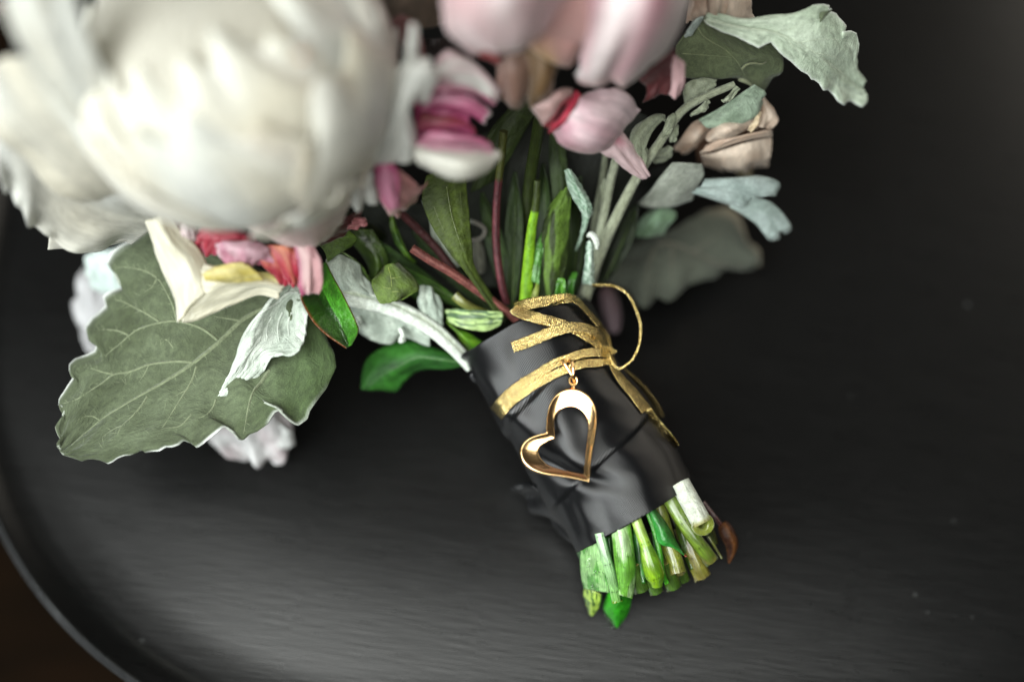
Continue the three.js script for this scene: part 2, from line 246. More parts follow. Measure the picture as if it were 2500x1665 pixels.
const fold = (th, v) => {
  const g = (x, w) => Math.exp(-x * x / (w * w)), q = v * 1.0;
  const c1 = th - 0.02 - 0.12 * Math.sin(q * 9 + 1), tent = (x, w) => Math.max(0, 1 - Math.sqrt(x * x + 0.0016) / w);
  let d = 2.6 * tent(c1, 0.62) * (0.35 + 0.65 * step(0.55, 0.82, q)) * step(-0.2, 0.1, q);                     // the crease that runs down to the lower end
  d += 1.6 * g(th + 0.95 - 0.9 * (q - 0.3), 0.2) * g(q - 0.32, 0.2) + 1.5 * g(th + 0.45 + 0.8 * (q - 0.55), 0.17) * g(q - 0.5, 0.14);
  d -= 1.9 * g(th + 0.62 - 2.4 * (q - 0.66), 0.17) * g(q - 0.67, 0.13) + 1.2 * g(th + 1.05 + 1.2 * (q - 0.82), 0.14) * g(q - 0.84, 0.12);
  d += 1.4 * g(th + 0.85, 0.4) * g(q - 0.02, 0.14) - 0.7 * g(th + 0.5 + 1.1 * (q - 0.16), 0.13) * g(q - 0.17, 0.12);
  d += 0.75 * noise(th * 1.8 + q * 3, q * 5 - th * 1.2, 1.5) + 0.28 * noise(th * 4 - q * 5, q * 9, 4.5);
  const hx = (q * 2.6 + th * 0.16 + 0.25) % 1, h = hx < 0 ? hx + 1 : hx;
  return d + 0.95 * (h < 0.955 ? h : (1 - h) * 21.2);
};
let wrap, feel;
{
  const twill = data(128, 128, (x, y) => { const p = ((x + y * 2) % 16) / 16, q = (x % 8) / 8; return 0.5 + 0.34 * Math.sin(p * Math.PI * 2) + 0.12 * Math.sin(q * Math.PI * 2) + 0.06 * per(x, y, 128, 30, 91); });
  const gl = shell((u, v) => { const th = u * Math.PI * 0.6; return handle(th, v, fold(th, v) - 0.05); }, { nu: 56, nv: 46, thick: 0.01 });
  const satin = phy({ name: 'black_satin', vertexColors: false, color: new THREE.Color().setRGB(0.004, 0.0042, 0.0046), roughness: 0.26, specularIntensity: 0.66, sheen: 0.02, sheenRoughness: 0.4, sheenColor: new THREE.Color(0.6, 0.62, 0.64), bumpMap: rep(twill, 0.0088), bumpScale: 0.00007 });
  const topEdge = (th) => -0.012 + 0.03 * Math.sin(th * 2.2 + 1) * step(0, 2, Math.abs(th)) + 0.008 * noise(th * 3, 2, 7);
  const g = shell((u, v) => { const th = u * Math.PI * 1.02, e = topEdge(th); const q = mix(e, 1.0 + 0.004 * noise(th * 4, 9, 1), v); return handle(th, clamp(q), fold(th, q) - 0.4 - 1.5 * step(0.06, 0, v) * step(0.2, 1.4, th)).addScaledVector(AX, Math.min(0, q) * 0.06); }, { nu: 150, nv: 130, thick: 0.7 });
  const t = thing('satin_wrap', 'black satin ribbon bound smoothly round the stems of the bouquet', 'ribbon wrap');
  wrap = part(t, 'binding', g, satin);
  // pinched folds of loose satin hanging along the shaded side near the stem ends, and a knot of it at the top edge
  const pinch = [[[1300, 1186, 27], [1283, 1176, 18], [1250, 1186, 14]], [[1330, 1215, 25], [1318, 1225, 16], [1300, 1240, 10]], [[1395, 1300, 20], [1372, 1290, 12], [1352, 1270, 8]], [[1420, 1348, 16], [1408, 1330, 10], [1388, 1302, 8]]];
  part(t, 'loose_fold', net(pinch, { nu: 24, nv: 30, thick: 0.6, wave: (u, v) => 1.3 * Math.sin(v * 17 + u * 2) * step(-0.9, 0.6, u) }), satin);
  part(t, 'pin_fold', [net([[[1146, 914, 36], [1160, 908, 38], [1172, 912, 38]], [[1150, 924, 34], [1170, 918, 38.5], [1184, 920, 38]], [[1160, 930, 33], [1176, 928, 36], [1190, 926, 37]]], { nu: 12, nv: 10, thick: 0.5, wave: (u) => 0.7 * Math.cos(u * 5) })], new THREE.MeshPhysicalMaterial({ ...{}, name: 'satin_fold', color: new THREE.Color().setRGB(0.016, 0.016, 0.018), roughness: 0.24, side: THREE.DoubleSide }));
  scene.updateMatrixWorld(true);
  const keep = Array.from(gl.index.array).slice(0, gl.index.count); gl.setIndex(keep); feel = new THREE.Mesh(gl, satin);   // a plain copy of its upper side to lay things on (not part of the scene)
}

// ───────── gold ribbon ─────────
const goldWeave = data(512, 128, (x, y) => { const k = x + 3 * noise(x / 40, y / 30, 3) + 2.2 * noise(x / 7, y / 6, 5); const s = Math.sin(k / 512 * Math.PI * 2 * 58), e = Math.abs(y / 64 - 1); return clamp(0.5 + 0.3 * s + 0.34 * noise(x / 6, y / 9, 7) + 0.1 * noise(x / 3, y / 3, 8) + 0.2 * step(0.86, 0.95, e)); });
const goldRibGlint = data(512, 128, (x, y) => { const s = Math.sin((x + 3 * noise(x / 40, y / 30, 3)) / 512 * Math.PI * 2 * 58), n = noise(x / 4, y / 5, 9); const k = clamp(0.66 + 0.42 * s + 0.3 * n); return mixc([0.52, 0.4, 0.15], [1.0, 0.96, 0.8], k); }, true);  // glitter put into the colour: pale ribs and specks, dark thread gaps
for (const t of [goldWeave, goldRibGlint]) t.center.set(0, 0);
const gm = (t) => { const c = t.clone(); c.rotation = Math.PI / 2; c.repeat.set(1 / 0.0265, 1 / 0.0034); c.needsUpdate = true; return c; };
const goldCloth = new THREE.MeshPhysicalMaterial({ name: 'gold_lame', color: new THREE.Color().setRGB(1.0, 0.93, 0.7), metalness: 1, roughness: 0.22, map: gm(goldRibGlint), bumpMap: gm(goldWeave), bumpScale: 0.00024, side: THREE.DoubleSide });
let ribbonThing = thing('gold_ribbon', 'narrow glittering gold ribbon wound and knotted over the black satin wrap', 'ribbon');
// [px, py, width px, lift mm (or a height when below the satin's outline), twist mm across]
function strip(list, o = {}) {
  const n = o.n ?? Math.max(24, list.length * 12), q = list.map((p) => V(p[0], p[1], p[2])), x = list.map((p) => V(p[3] ?? 0.6, p[4] ?? 0, p[5] ?? -1)), c = [];
  for (let i = 0; i <= n; i++) c.push([along(q, i / n), along(x, i / n)]);
  const ctl = list.map((p) => p[5] > 0 ? p[5] : ((w) => w ? w.y * 1000 + (p[3] ?? 0.6) : 30)(onto(feel, p[0], p[1], 0))), free = (i) => { const s = Math.min(list.length - 2, Math.floor(i / n * (list.length - 1))); return list[s][5] > 0 || list[s + 1][5] > 0; };
  const hs = c.map(([a, b], i) => { if (free(i)) { const s = Math.min(list.length - 2, Math.floor(i / n * (list.length - 1))), f = i / n * (list.length - 1) - s; return mix(ctl[s], ctl[s + 1], f); } const w = onto(feel, a.x, a.y, 0); return w ? w.y * 1000 + b.x : null; });
  for (let i = 0; i <= n; i++) if (hs[i] == null) { let k = 1; while (k <= n && hs[i - k] == null && hs[i + k] == null) k++; hs[i] = hs[i - k] ?? hs[i + k]; }
  const sm = hs.map((_, i) => { let a = 0, k = 0; for (let j = -2; j <= 2; j++) if (hs[i + j] != null) { a += hs[i + j]; k++; } return a / k; });
  return shell((u, v) => {
    const i = Math.round(v * n), a = c[i][0], b = c[Math.min(n, i + 1)][0].clone().sub(c[Math.max(0, i - 1)][0]), l = Math.hypot(b.x, b.y) || 1, fr = 1 + 0.03 * noise(i * 0.9, u * 3, 2);
    const X = a.x - b.y / l * u * a.z / 2 * fr, Y = a.y + b.x / l * u * a.z / 2 * fr, w = o.free ? null : onto(feel, X, Y, 0), h = sm[i] + c[i][1].y * u;
    return Ph(X, Y, w && !free(i) ? Math.max(mix(h, w.y * 1000 + c[i][1].x, 0.75), w.y * 1000 + 0.35) : h);
  }, { nu: 8, nv: n, thick: 0.28, wave: (u, v) => 0.06 * noise(v * 40, u * 3, o.seed ?? 1) });
}
{
  const t = ribbonThing, A = (name, list, o) => part(t, name, strip(list, o), goldCloth);
  A('upper_loop', [[1256, 752, 26, 1.2, 1], [1290, 742, 27, 1.0], [1340, 734, 25, 1.0], [1385, 728, 22, 1.2], [1408, 734, 14, 2.0, 2], [1430, 756, 11, 2.4, 2.4], [1455, 784, 12, 2.2, 2.4], [1476, 815, 15, 1.8, 1.4], [1484, 842, 18, 1.5], [1482, 862, 18, 1.4]]);
  A('upper_loop', [[1253, 752, 24, 2.2, -1], [1262, 760, 26, 1.8], [1284, 768, 27, 1.3], [1323, 780, 26, 1.0], [1365, 790, 24, 1.0], [1410, 808, 22, 1.0], [1444, 828, 22, 1.3], [1474, 852, 18, 1.8]]);
  A('loose_end', [[1251, 848, 27, 1.2], [1280, 838, 28, 0.7], [1315, 824, 27, 0.9], [1358, 807, 27, 1.8], [1395, 799, 25, 2.0], [1430, 802, 23, 2.0], [1462, 818, 22, 2.2], [1480, 848, 18, 2.4]]);
  A('band', [[1480, 864, 16, 2.0], [1455, 860, 20, 1.6], [1425, 863, 21, 1.3], [1392, 873, 21, 1.1], [1350, 890, 22, 0.9], [1306, 917, 23, 0.8], [1265, 943, 24, 0.8], [1232, 972, 24, 0.8], [1206, 1003, 24, 0.8, 0, -1]]);
  A('band', [[1484, 882, 15, 1.6], [1455, 886, 20, 1.2], [1425, 888, 20, 1.0], [1390, 899, 20, 0.9], [1342, 920, 21, 0.8], [1292, 949, 22, 0.9], [1248, 981, 22, 0.9], [1217, 1016, 22, 0.9]]);
  A('tail', [[1484, 858, 18, 2.8], [1492, 880, 17, 2.4], [1503, 906, 17, 1.8], [1523, 934, 21, 1.2], [1551, 966, 25, 1.0], [1578, 1002, 26, 1.1], [1604, 1038, 25, 1.2, -2, 33.5], [1630, 1068, 24, 1.6, -3, 31], [1650, 1094, 20, 1, -4, 28]]);
  A('tail', [[1496, 890, 14, 0.6, 0, 38], [1522, 908, 15, 0.6, -3, 33], [1562, 944, 16, 0.6, -4, 27], [1594, 986, 18, 0.6, -4, 22], [1612, 1020, 16, 0.6, -3, 17]], { free: true });
  part(t, 'knot', new THREE.TorusKnotGeometry(0.0013, 0.00085, 48, 7, 2, 3).scale(1, 1, 0.8).translate(...onto(feel, 1483, 858, 2.2).toArray()), goldCloth);
  const hk = onto(feel, 1486, 866, 2.5).y * 1000;
  part(t, 'cord_loop', tube([[1488, 868, hk], [1497, 888, hk + 1], [1510, 899, hk + 1], [1524, 895, hk + 1.5], [1547, 873, hk + 2.5], [1561, 838, hk + 3], [1564, 794, hk + 3.5], [1554, 759, hk + 3.5], [1537, 725, hk + 3], [1513, 704, hk + 2], [1482, 696, hk + 1], [1447, 697, hk]], 0.46, { n: 90, k: 8, shape: (a, v) => 1 + 0.2 * Math.sin(a * 2 + v * 220) }), goldCloth);
  seat(t, onto(feel, 1483, 858, 0));
}

// ───────── heart pendant ─────────
{
  const z = (p) => p.map(([x, y]) => [1220 + x / 2.904, 680 + y / 2.904]);
  const OUT = [z([[520, 770], [580, 783], [640, 830], [680, 890], [697, 960], [695, 1040], [682, 1110], [662, 1220], [645, 1330], [637, 1447]]), z([[637, 1447], [580, 1435], [500, 1416], [420, 1406], [350, 1400], [280, 1388], [220, 1365], [172, 1330], [140, 1280], [130, 1222], [145, 1172], [185, 1136], [240, 1116], [330, 1100]]), z([[330, 1100], [328, 1040], [334, 970], [346, 910], [370, 852], [410, 808], [460, 780], [520, 770]])];
  const INN = [z([[515, 905], [560, 914], [600, 945], [621, 990], [628, 1050], [623, 1130], [612, 1230], [602, 1310], [594, 1387]]), z([[594, 1387], [540, 1376], [480, 1364], [400, 1345], [340, 1322], [298, 1290], [270, 1250], [264, 1215], [284, 1185], [330, 1162], [394, 1134]]), z([[394, 1134], [386, 1080], [382, 1030], [390, 985], [412, 945], [455, 912], [515, 905]])];
  // its plane: from three heights over the satin
  const p0 = Ph(1398, 955, onto(feel, 1398, 955).y * 1000 + 1.4), p1 = Ph(1438, 1165, onto(feel, 1438, 1165).y * 1000 + 2.6), p2 = Ph(1285, 1110, (onto(feel, 1300, 1100)?.y ?? 0.03) * 1000 + 3.2), nrm = p1.clone().sub(p0).cross(p2.clone().sub(p0)).normalize(); if (nrm.y < 0) nrm.negate(); nrm.lerp(V(-0.05, 0.97, 0.12), 0.7).normalize(); p0.addScaledVector(nrm, 0.0006);
  const flat = (x, y) => { const d = ray(x, y), k = p0.clone().sub(camera.position).dot(nrm) / d.dot(nrm); return camera.position.clone().addScaledVector(d, k); };
  const cnt = [44, 56, 32], loop = (s) => s.flatMap((l, i) => { const r = resample(l.map(([x, y]) => V(x, y, 0)), cnt[i], true); r.pop(); return r; });
  const keepAt = [cnt[0], cnt[0] + cnt[1]], even = (l) => { for (let r = 0; r < 26; r++) l = l.map((p, i) => { const d = Math.min(...keepAt.map((k) => Math.abs(i - k))), a = l[(i + l.length - 1) % l.length], b = l[(i + 1) % l.length]; return d < 3 ? p : p.clone().multiplyScalar(0.5).addScaledVector(a, 0.25).addScaledVector(b, 0.25); }); return l; };
  const o = even(loop(OUT)), n = even(loop(INN)), K = o.length, prof = [[0.0, -0.3], [-0.02, 0.35], [0.015, 0.8], [0.06, 1.1], [0.12, 1.2], [0.17, 1.12], [0.22, 0.92], [0.5, 0.42], [0.85, 0.12], [0.97, 0.0], [1.0, -0.15], [0.97, -0.3]];
  const pos = [], uv = [], idx = [], m = prof.length;
  for (let i = 0; i < K; i++) for (const [t, h] of prof) { const dent = 0.07 * noise(Math.cos(i / K * 6.2832) * 4, Math.sin(i / K * 6.2832) * 4, t * 3) + 0.02 * noise(Math.cos(i / K * 6.2832) * 14, Math.sin(i / K * 6.2832) * 14, t * 9); const p = flat(mix(o[i].x, n[i].x, t), mix(o[i].y, n[i].y, t)).addScaledVector(nrm, (h + dent) * 0.001); pos.push(p.x, p.y, p.z); uv.push(i * 0.0005, t * 0.004); }
  for (let i = 0; i < K; i++) for (let j = 0; j < m; j++) { const a = i * m + j, b = i * m + (j + 1) % m, c = (i + 1) % K * m + j, d = (i + 1) % K * m + (j + 1) % m; idx.push(a, b, c, b, d, c); }
  const g = new THREE.BufferGeometry(); g.setAttribute('position', new THREE.Float32BufferAttribute(pos, 3)); g.setAttribute('uv', new THREE.Float32BufferAttribute(uv, 2)); g.setIndex(idx); g.computeVertexNormals();
  const gold = new THREE.MeshPhysicalMaterial({ name: 'rose_gold', color: new THREE.Color().setRGB(0.88, 0.58, 0.28), metalness: 1, roughness: 0.2, side: THREE.DoubleSide, bumpMap: rep(data(256, 256, (x, y) => 0.5 + 0.35 * per(x, y, 256, 7, 101) + 0.05 * per(x, y, 256, 60, 103)), 0.02), bumpScale: 0.0002 });
  const t = thing('heart_pendant', 'polished rose gold open heart pendant lying on the black satin wrap', 'pendant');
  const plain = gold.clone(); plain.bumpMap = null; plain.name = 'polished_rose_gold';
  part(t, 'heart', g, plain);
  const rc = flat(1400.5, 932).addScaledVector(nrm, 0.0009), ex = flat(1420, 932).sub(flat(1400, 932)).normalize(), ey = nrm.clone().cross(ex).normalize();
  const circle = (r, tl) => Array.from({ length: 25 }, (_, i) => { const a = i / 24 * Math.PI * 2; return rc.clone().addScaledVector(ex, Math.cos(a) * r).addScaledVector(ey, Math.sin(a) * r).addScaledVector(nrm, Math.sin(a) * tl); });
  part(t, 'ring', tube(circle(0.00108, 0.0003), 0.34, { n: 48, k: 10 }), gold);
  part(t, 'collar', tube([flat(1399, 941), flat(1399, 950)].map((p) => p.addScaledVector(nrm, 0.0004)), (v) => 0.5 + v * 0.25, { n: 6 }), gold);
  const up = (x, y, l) => flat(x, y).addScaledVector(nrm, l * 0.001);
  const bailL = [up(1402, 934, 0.3), up(1398, 922, 1.9), up(1388, 905, 2.4), up(1377, 889, 2.2), up(1376, 882, 1.2), up(1384, 879, 0.2)], bailR = [up(1402, 934, 0.3), up(1402, 920, 1.9), up(1401, 905, 2.5), up(1398, 890, 2.4), up(1393, 884, 1.4), up(1388, 881, 0.2)];
  part(t, 'bail', [tube(bailL, (v) => 0.34 + 0.2 * v, { n: 30, k: 10 }), tube(bailR, (v) => 0.34 + 0.24 * v, { n: 30, k: 10 })], gold);
  seat(t, p0.clone());
}

// ───────── cut stem ends below the satin ─────────
const G = { pale: S('#9fc07c'), lime: S('#7fae18'), mid: S('#3f8a1e'), dark: S('#1f5c14'), olive: S('#6c7a22'), brown: S('#6a3c12'), white: S('#bcc1b2'), cut: S('#b7bb62'), tan: S('#8f8750') };
const vary = (a, b, f = 3, s = 1) => (u, v) => mixc(a, b, clamp(0.5 + 0.7 * noise(u * f, v * f * 1.6, s)));
const mottle = (a, b, cells, s) => (u, v) => mixc(a, b, step(0.1, 0.35, noise(u * cells, v * cells * 1.4, s) + 0.4 * noise(u * cells * 2.3, v * cells * 3, s + 3)));
const stemT = (name, label, list, r, o = {}) => { const c0 = o.col; if (c0 && list[0][1] > 1100) o.col = (a, v) => mixc(c0(a, v), S('#6e6236'), 0.65 * step(0.86, 1, v + 0.06 * noise(a * 2, v * 9, 6)) + 0.3 * step(0.45, 0.7, noise(a * 3, v * 7, 16))); const t = thing(name, label, o.cat ?? 'stem', o.group); part(t, 'stalk', tube(list, r, { n: 34, k: 14, ...o }), o.mat ?? M.wet); return t; };
function rimmed(t, end, dir, r, o = {}) {                                  // the cut face: a ring of skin, pale flesh and a hollow
  const d = dir.clone().normalize().addScaledVector(V(0, 1, 0.2), o.tilt ?? 0.45).normalize(), q = new THREE.Quaternion().setFromUnitVectors(V(0, 1, 0), d), rg = rng(o.seed ?? 3), prof = [[1.03, -0.0012], [1.05, 0.0001], [0.95, 0.0003], [0.62, 0.0000], [0.5, 0.0002], [0.36, -0.0006], [0.2, -0.0022], [0.001, -0.0026]];
  const g = new THREE.LatheGeometry(prof.map(([a, b]) => new THREE.Vector2(a * r * 0.001, b * (o.deep ?? 1))), 22), p = g.attributes.position, c = new Float32Array(p.count * 3);
  for (let i = 0; i < p.count; i++) { const k = prof[i % prof.length][0]; p.setY(i, p.getY(i) + (k > 0.9 ? 0.0004 * noise(i * 1.7, 3, o.seed ?? 1) : 0)); c.set(k > 0.98 ? o.skin ?? G.olive : k > 0.55 ? o.flesh ?? G.cut : k > 0.4 ? mulc(o.flesh ?? G.cut, 1.15) : mulc(o.flesh ?? G.cut, 0.6), i * 3); }
  g.setAttribute('color', new THREE.BufferAttribute(c, 3)); g.applyQuaternion(q); const out = dir.clone().normalize().multiplyScalar((o.push ?? 0.25) * r * 0.001); g.translate(end.x + out.x, end.y + out.y, end.z + out.z); g.computeVertexNormals();
  part(t, 'cut_face', g, M.wet);
}
const dirOf = (a, b) => b.clone().sub(a).normalize();
{
  const drops = (t, list) => part(t, 'water_drop', list.map(([x, y, h, r]) => { const g = new THREE.SphereGeometry(r * 0.001, 10, 8).scale(1, 0.5, 1.1), p = P(x, y, h); return g.translate(p.x, p.y, p.z); }), new THREE.MeshPhysicalMaterial({ name: 'water', color: 0xffffff, roughness: 0.02, transmission: 1, thickness: 0.001, ior: 1.33 }));
  let t = thing('strap_leaf', 'broad wet pale green sheath at the outer corner of the stem ends', 'leaf');
  part(t, 'blade', net([[[1420, 1342, 24], [1444, 1326, 28], [1474, 1306, 32]], [[1419, 1374, 20], [1446, 1368, 26], [1482, 1362, 30]], [[1422, 1410, 16], [1448, 1410, 22], [1487, 1408, 27]], [[1428, 1436, 13], [1452, 1440, 18], [1488, 1446, 22]]], { nu: 22, nv: 30, thick: 0.9, col: mottle(S('#86b578'), S('#4a8c35'), 3.2, 5), wave: (u, v) => 0.12 * noise(u * 5, v * 3, 2) }), M.wet);
  drops(t, [[1438, 1379, 25, 0.7], [1447, 1429, 20, 0.55], [1436, 1366, 26, 0.4], [1452, 1396, 25.5, 0.35]]);
  t = thing('grooved_stem', 'slim two tone grooved stem between two pale strap leaves', 'stem');
  part(t, 'stalk', tube([[1464, 1300, 33], [1480, 1360, 30], [1496, 1420, 26], [1506, 1466, 22]], 1.5, { n: 30, k: 16, cut: G.cut, shape: (a) => 1 - 0.22 * Math.exp(-Math.pow(((a + 0.6) % 6.283) - 1.2, 2) * 9), col: (a, v) => Math.cos(a - 0.9) > 0.1 ? mixc(S('#9cc0a0'), S('#6da554'), v) : S('#1d6a22') }), M.wet);
  { const e = P(1506, 1466, 22); rimmed(t, e, dirOf(P(1496, 1420, 26), e), 1.5, { skin: G.lime, flesh: S('#9fb030'), deep: 0.3 }); }
  t = thing('strap_leaf', 'long wet pale strap leaf with torn skin beside the swollen lime stem', 'leaf');
  part(t, 'blade', net([[[1492, 1286, 35], [1512, 1276, 36.5], [1536, 1264, 36.5]], [[1497, 1330, 32], [1520, 1322, 35], [1545, 1322, 33]], [[1500, 1380, 28], [1526, 1376, 32], [1551, 1380, 29]], [[1503, 1424, 25], [1526, 1424, 28], [1550, 1426, 25]], [[1508, 1450, 23], [1525, 1455, 25], [1543, 1462, 23]]], { nu: 22, nv: 40, thick: 0.9, col: mottle(S('#9cc28c'), S('#63a03a'), 2.6, 15), wave: (u, v) => 0.1 * noise(u * 6, v * 4, 6) + 0.25 * step(0.75, 0.95, Math.abs(u)) }), M.wet);
  drops(t, [[1514, 1373, 31, 0.35], [1518, 1340, 34.5, 0.3], [1541, 1389, 30, 0.35]]);
  t = thing('swollen_stem', 'bright lime stem swelling to a bulb at its cut end', 'stem');
  part(t, 'stalk', tube([[1546, 1250, 37], [1563, 1296, 35.5], [1578, 1336, 33.5]], (v) => 1.5 + 0.1 * v, { n: 20, k: 16, col: (a, v) => mixc(S('#a9c860'), S('#8cb830'), v) }), M.wet);
  part(t, 'bulb', tube([[1576, 1331, 33.8], [1584, 1358, 32], [1593, 1386, 30], [1601, 1412, 27.5], [1604, 1430, 26]], (v) => 1.62 + 1.15 * Math.sin(clamp(v * 1.25) * Math.PI * 0.62) - 1.1 * step(0.72, 1, v), { n: 30, k: 18, cut: S('#a4a63a'), col: (a, v) => mixc(S('#7fa61c'), S('#55881a'), clamp(0.5 + 0.5 * Math.cos(a * 3 + 1) + 0.3 * noise(a * 3, v * 2, 4))) }), M.wet);
  t = thing('folded_leaf', 'dark green folded leaf with a reddish tip among the stem ends', 'leaf');
  part(t, 'blade', net([[[1582, 1246, 36], [1588, 1244, 36.5], [1596, 1240, 36]], [[1598, 1290, 34], [1612, 1286, 36], [1624, 1276, 34]], [[1610, 1326, 33], [1628, 1322, 34.5], [1652, 1324, 32]], [[1646, 1336, 31.5], [1654, 1342, 32], [1664, 1346, 31.5]], [[1674, 1357, 30.5], [1675, 1358, 30.6], [1676, 1359, 30.5]]], { nu: 14, nv: 40, thick: 0.5, col: (u, v) => v > 0.93 ? S('#8a2418') : mixc(S('#2f8a36'), S('#1c5c18'), clamp(0.5 + 0.8 * u + 0.3 * noise(u * 4, v * 6, 2))) }), M.leaf);
  part(t, 'edge_strip', tube([[1582, 1252, 36], [1600, 1304, 33.5], [1612, 1356, 31], [1618, 1400, 28], [1628, 1424, 25]], 0.75, { n: 40, k: 8, flat: 0.5, col: vary(S('#4a9a24'), S('#2b7a18'), 3, 2) }), M.leaf);
  t = stemT('olive_stem', 'short olive stem with a clean round cut behind the red tipped leaf', [[1606, 1236, 31], [1626, 1310, 28.5], [1646, 1366, 26.5], [1654, 1396, 25]], 2.35, { cut: G.cut, col: (a, v) => mixc(S('#74802a'), S('#8b9434'), clamp(0.5 + 0.5 * Math.cos(a * 5) + 0.2 * noise(a * 2, v * 5, 3))) });
  { const e = P(1654, 1396, 25); rimmed(t, e, dirOf(P(1640, 1346, 27.6), e), 2.35, { seed: 5, skin: G.olive, flesh: S('#85803c'), deep: 0.35 }); }
  t = stemT('olive_stem', 'long glossy olive stem with a dark hollow split end', [[1628, 1206, 35], [1660, 1262, 33.5], [1694, 1312, 31], [1720, 1346, 28.5], [1736, 1368, 26.5]], 2.05, { cut: S('#20240c'), col: (a, v) => mixc(S('#6d8a24'), S('#50681a'), clamp(v * 1.1 + 0.3 * Math.cos(a * 4))) });
  { const e = P(1736, 1368, 26.5); rimmed(t, e, dirOf(P(1720, 1346, 28.5), e), 2.1, { seed: 7, skin: S('#4c5a1c'), flesh: S('#3c4018'), deep: 1.6 }); }
  part(t, 'splinter', tube([[1730, 1310, 25], [1748, 1340, 24], [1762, 1364, 23]], 0.4, { n: 8, k: 6, col: () => S('#6d7420') }), M.wet);
  t = stemT('stem_stub', 'stubby olive stem with a ragged pale cut under the hollow stem', [[1664, 1286, 25], [1686, 1342, 23], [1702, 1380, 21], [1714, 1406, 19]], 2.5, { cut: S('#a8a868'), col: (a, v) => mixc(S('#6a6424'), S('#85843a'), clamp(0.5 + 0.5 * Math.cos(a * 4 + 1))) });
  { const e = P(1714, 1406, 19); rimmed(t, e, dirOf(P(1702, 1380, 21), e), 2.5, { seed: 12, skin: S('#8a8240'), flesh: S('#b0ae76'), deep: 0.5 }); }
  t = stemT('white_stalk', 'thick chalky white stem with a hollow green cut end', [[1660, 1180, 37], [1678, 1212, 36.5], [1698, 1248, 35.5], [1714, 1278, 34.5]], 2.85, { cut: S('#8c9a3a'), mat: M.felt, k: 24, col: (a, v) => mixc(G.white, S('#a2a86a'), step(0.86 + 0.08 * noise(a * 2, 3, 5), 1.0, v)) });
  { const e = P(1714, 1278, 34.5); rimmed(t, e, dirOf(P(1698, 1248, 35.5), e).addScaledVector(V(0, 1, 0.25), 1.1), 3.1, { seed: 21, skin: S('#c8cdb0'), flesh: S('#8f9c36') }); }
  t = thing('dry_bud', 'withered brown bud on a thin dark red stalk beside the white stem', 'bud');
  part(t, 'stalk', tube([[1716, 1226, 25], [1740, 1256, 24], [1762, 1284, 22]], 0.7, { n: 12, k: 8, col: () => S('#4a1c1c') }), M.wet);
  part(t, 'husk', tube([[1764, 1276, 22], [1775, 1300, 21], [1786, 1326, 19], [1785, 1350, 17], [1780, 1374, 15]], (v) => 0.4 + 1.45 * Math.sin(Math.pow(v, 0.75) * Math.PI) * (1 - 0.3 * v) + 0.9 * (1 - v), { n: 26, k: 12, col: (a, v) => mixc(S('#2e150a'), S('#5e3817'), clamp(0.5 + 0.6 * Math.cos(a * 4) + 0.3 * noise(a * 2, v * 5, 8))) }), M.dull);
  t = thing('spotted_leaf', 'yellow green spotted leaf tip under the outermost sheath', 'leaf');
  part(t, 'blade', net([[[1428, 1426, 12], [1448, 1440, 14], [1470, 1450, 13]], [[1426, 1450, 9], [1446, 1464, 11.5], [1468, 1470, 11]], [[1434, 1478, 6], [1446, 1484, 8], [1462, 1484, 8]], [[1441, 1500, 3.5], [1444, 1502, 4], [1447, 1502, 4]]], { nu: 14, nv: 22, thick: 0.7, col: mottle(S('#9ab850'), S('#2f5a1e'), 4.5, 25) }), M.wet);
  t = thing('leaf_tip', 'vivid green leaf tip touching the tabletop below the grooved stem', 'leaf');
  part(t, 'blade', net([[[1488, 1440, 12], [1512, 1438, 15], [1544, 1430, 12]], [[1474, 1476, 7], [1506, 1480, 10.5], [1540, 1466, 8]], [[1480, 1496, 4], [1506, 1502, 7], [1534, 1492, 5]], [[1498, 1520, 1.2], [1506, 1526, 3], [1518, 1518, 2]], [[1505, 1530, 0.7], [1507, 1531, 0.9], [1509, 1530, 0.7]]], { nu: 18, nv: 30, thick: 0.6, col: vary(S('#2f9418'), S('#1c6c10'), 2, 31) }), M.leaf);
  drops(t, [[1480, 1500, 4, 0.8], [1488, 1513, 3, 0.7], [1500, 1526, 1.6, 0.8], [1530, 1500, 4, 0.5]]);
  for (const [x, y, h, r, label] of [[1566, 1438, 21, 2.3, 'flat tan cut stem end below the swollen lime stem'], [1602, 1444, 20, 2.0, 'small round tan cut stem end, second in the row under the bulb'], [1644, 1432, 20, 2.3, 'yellow green crushed stem end at the foot of the folded leaf'], [1668, 1416, 17, 2.0, 'dim brown cut stem end between two olive stems']]) {
    const e = P(x, y, h), a = P(x - 22, y - 62, h + 6); t = thing('stem_end', label, 'stem'); part(t, 'stalk', tube([a, a.clone().lerp(e, 0.5), e], r, { n: 10, k: 14, cut: G.tan, col: () => S('#3c5a1c') }), M.wet); rimmed(t, e, dirOf(a, e), r, { seed: x, flesh: x === 1644 ? S('#7f9a30') : S('#8c8456'), skin: S('#3c4018'), deep: 0.4 });
  }
  for (const [x0, y0, x1, y1, w, h, a, b, label] of [[1552, 1290, 1572, 1424, 26, 27, '#2c7a1e', '#164a10', 'dark green blade squeezed between strap leaf and bulb'], [1596, 1260, 1622, 1410, 22, 25, '#3a8a24', '#1c5414', 'narrow green blade behind the bulb'], [1650, 1240, 1690, 1390, 24, 24, '#4a6a1e', '#26400e', 'olive blade between the short and the long olive stem'], [1486, 1310, 1498, 1440, 22, 21, '#2f7c2c', '#184f18', 'green blade in the gap beside the grooved stem'], [1700, 1240, 1748, 1330, 24, 24, '#3c4a1a', '#20280e', 'dim olive blade under the white stem']]) {
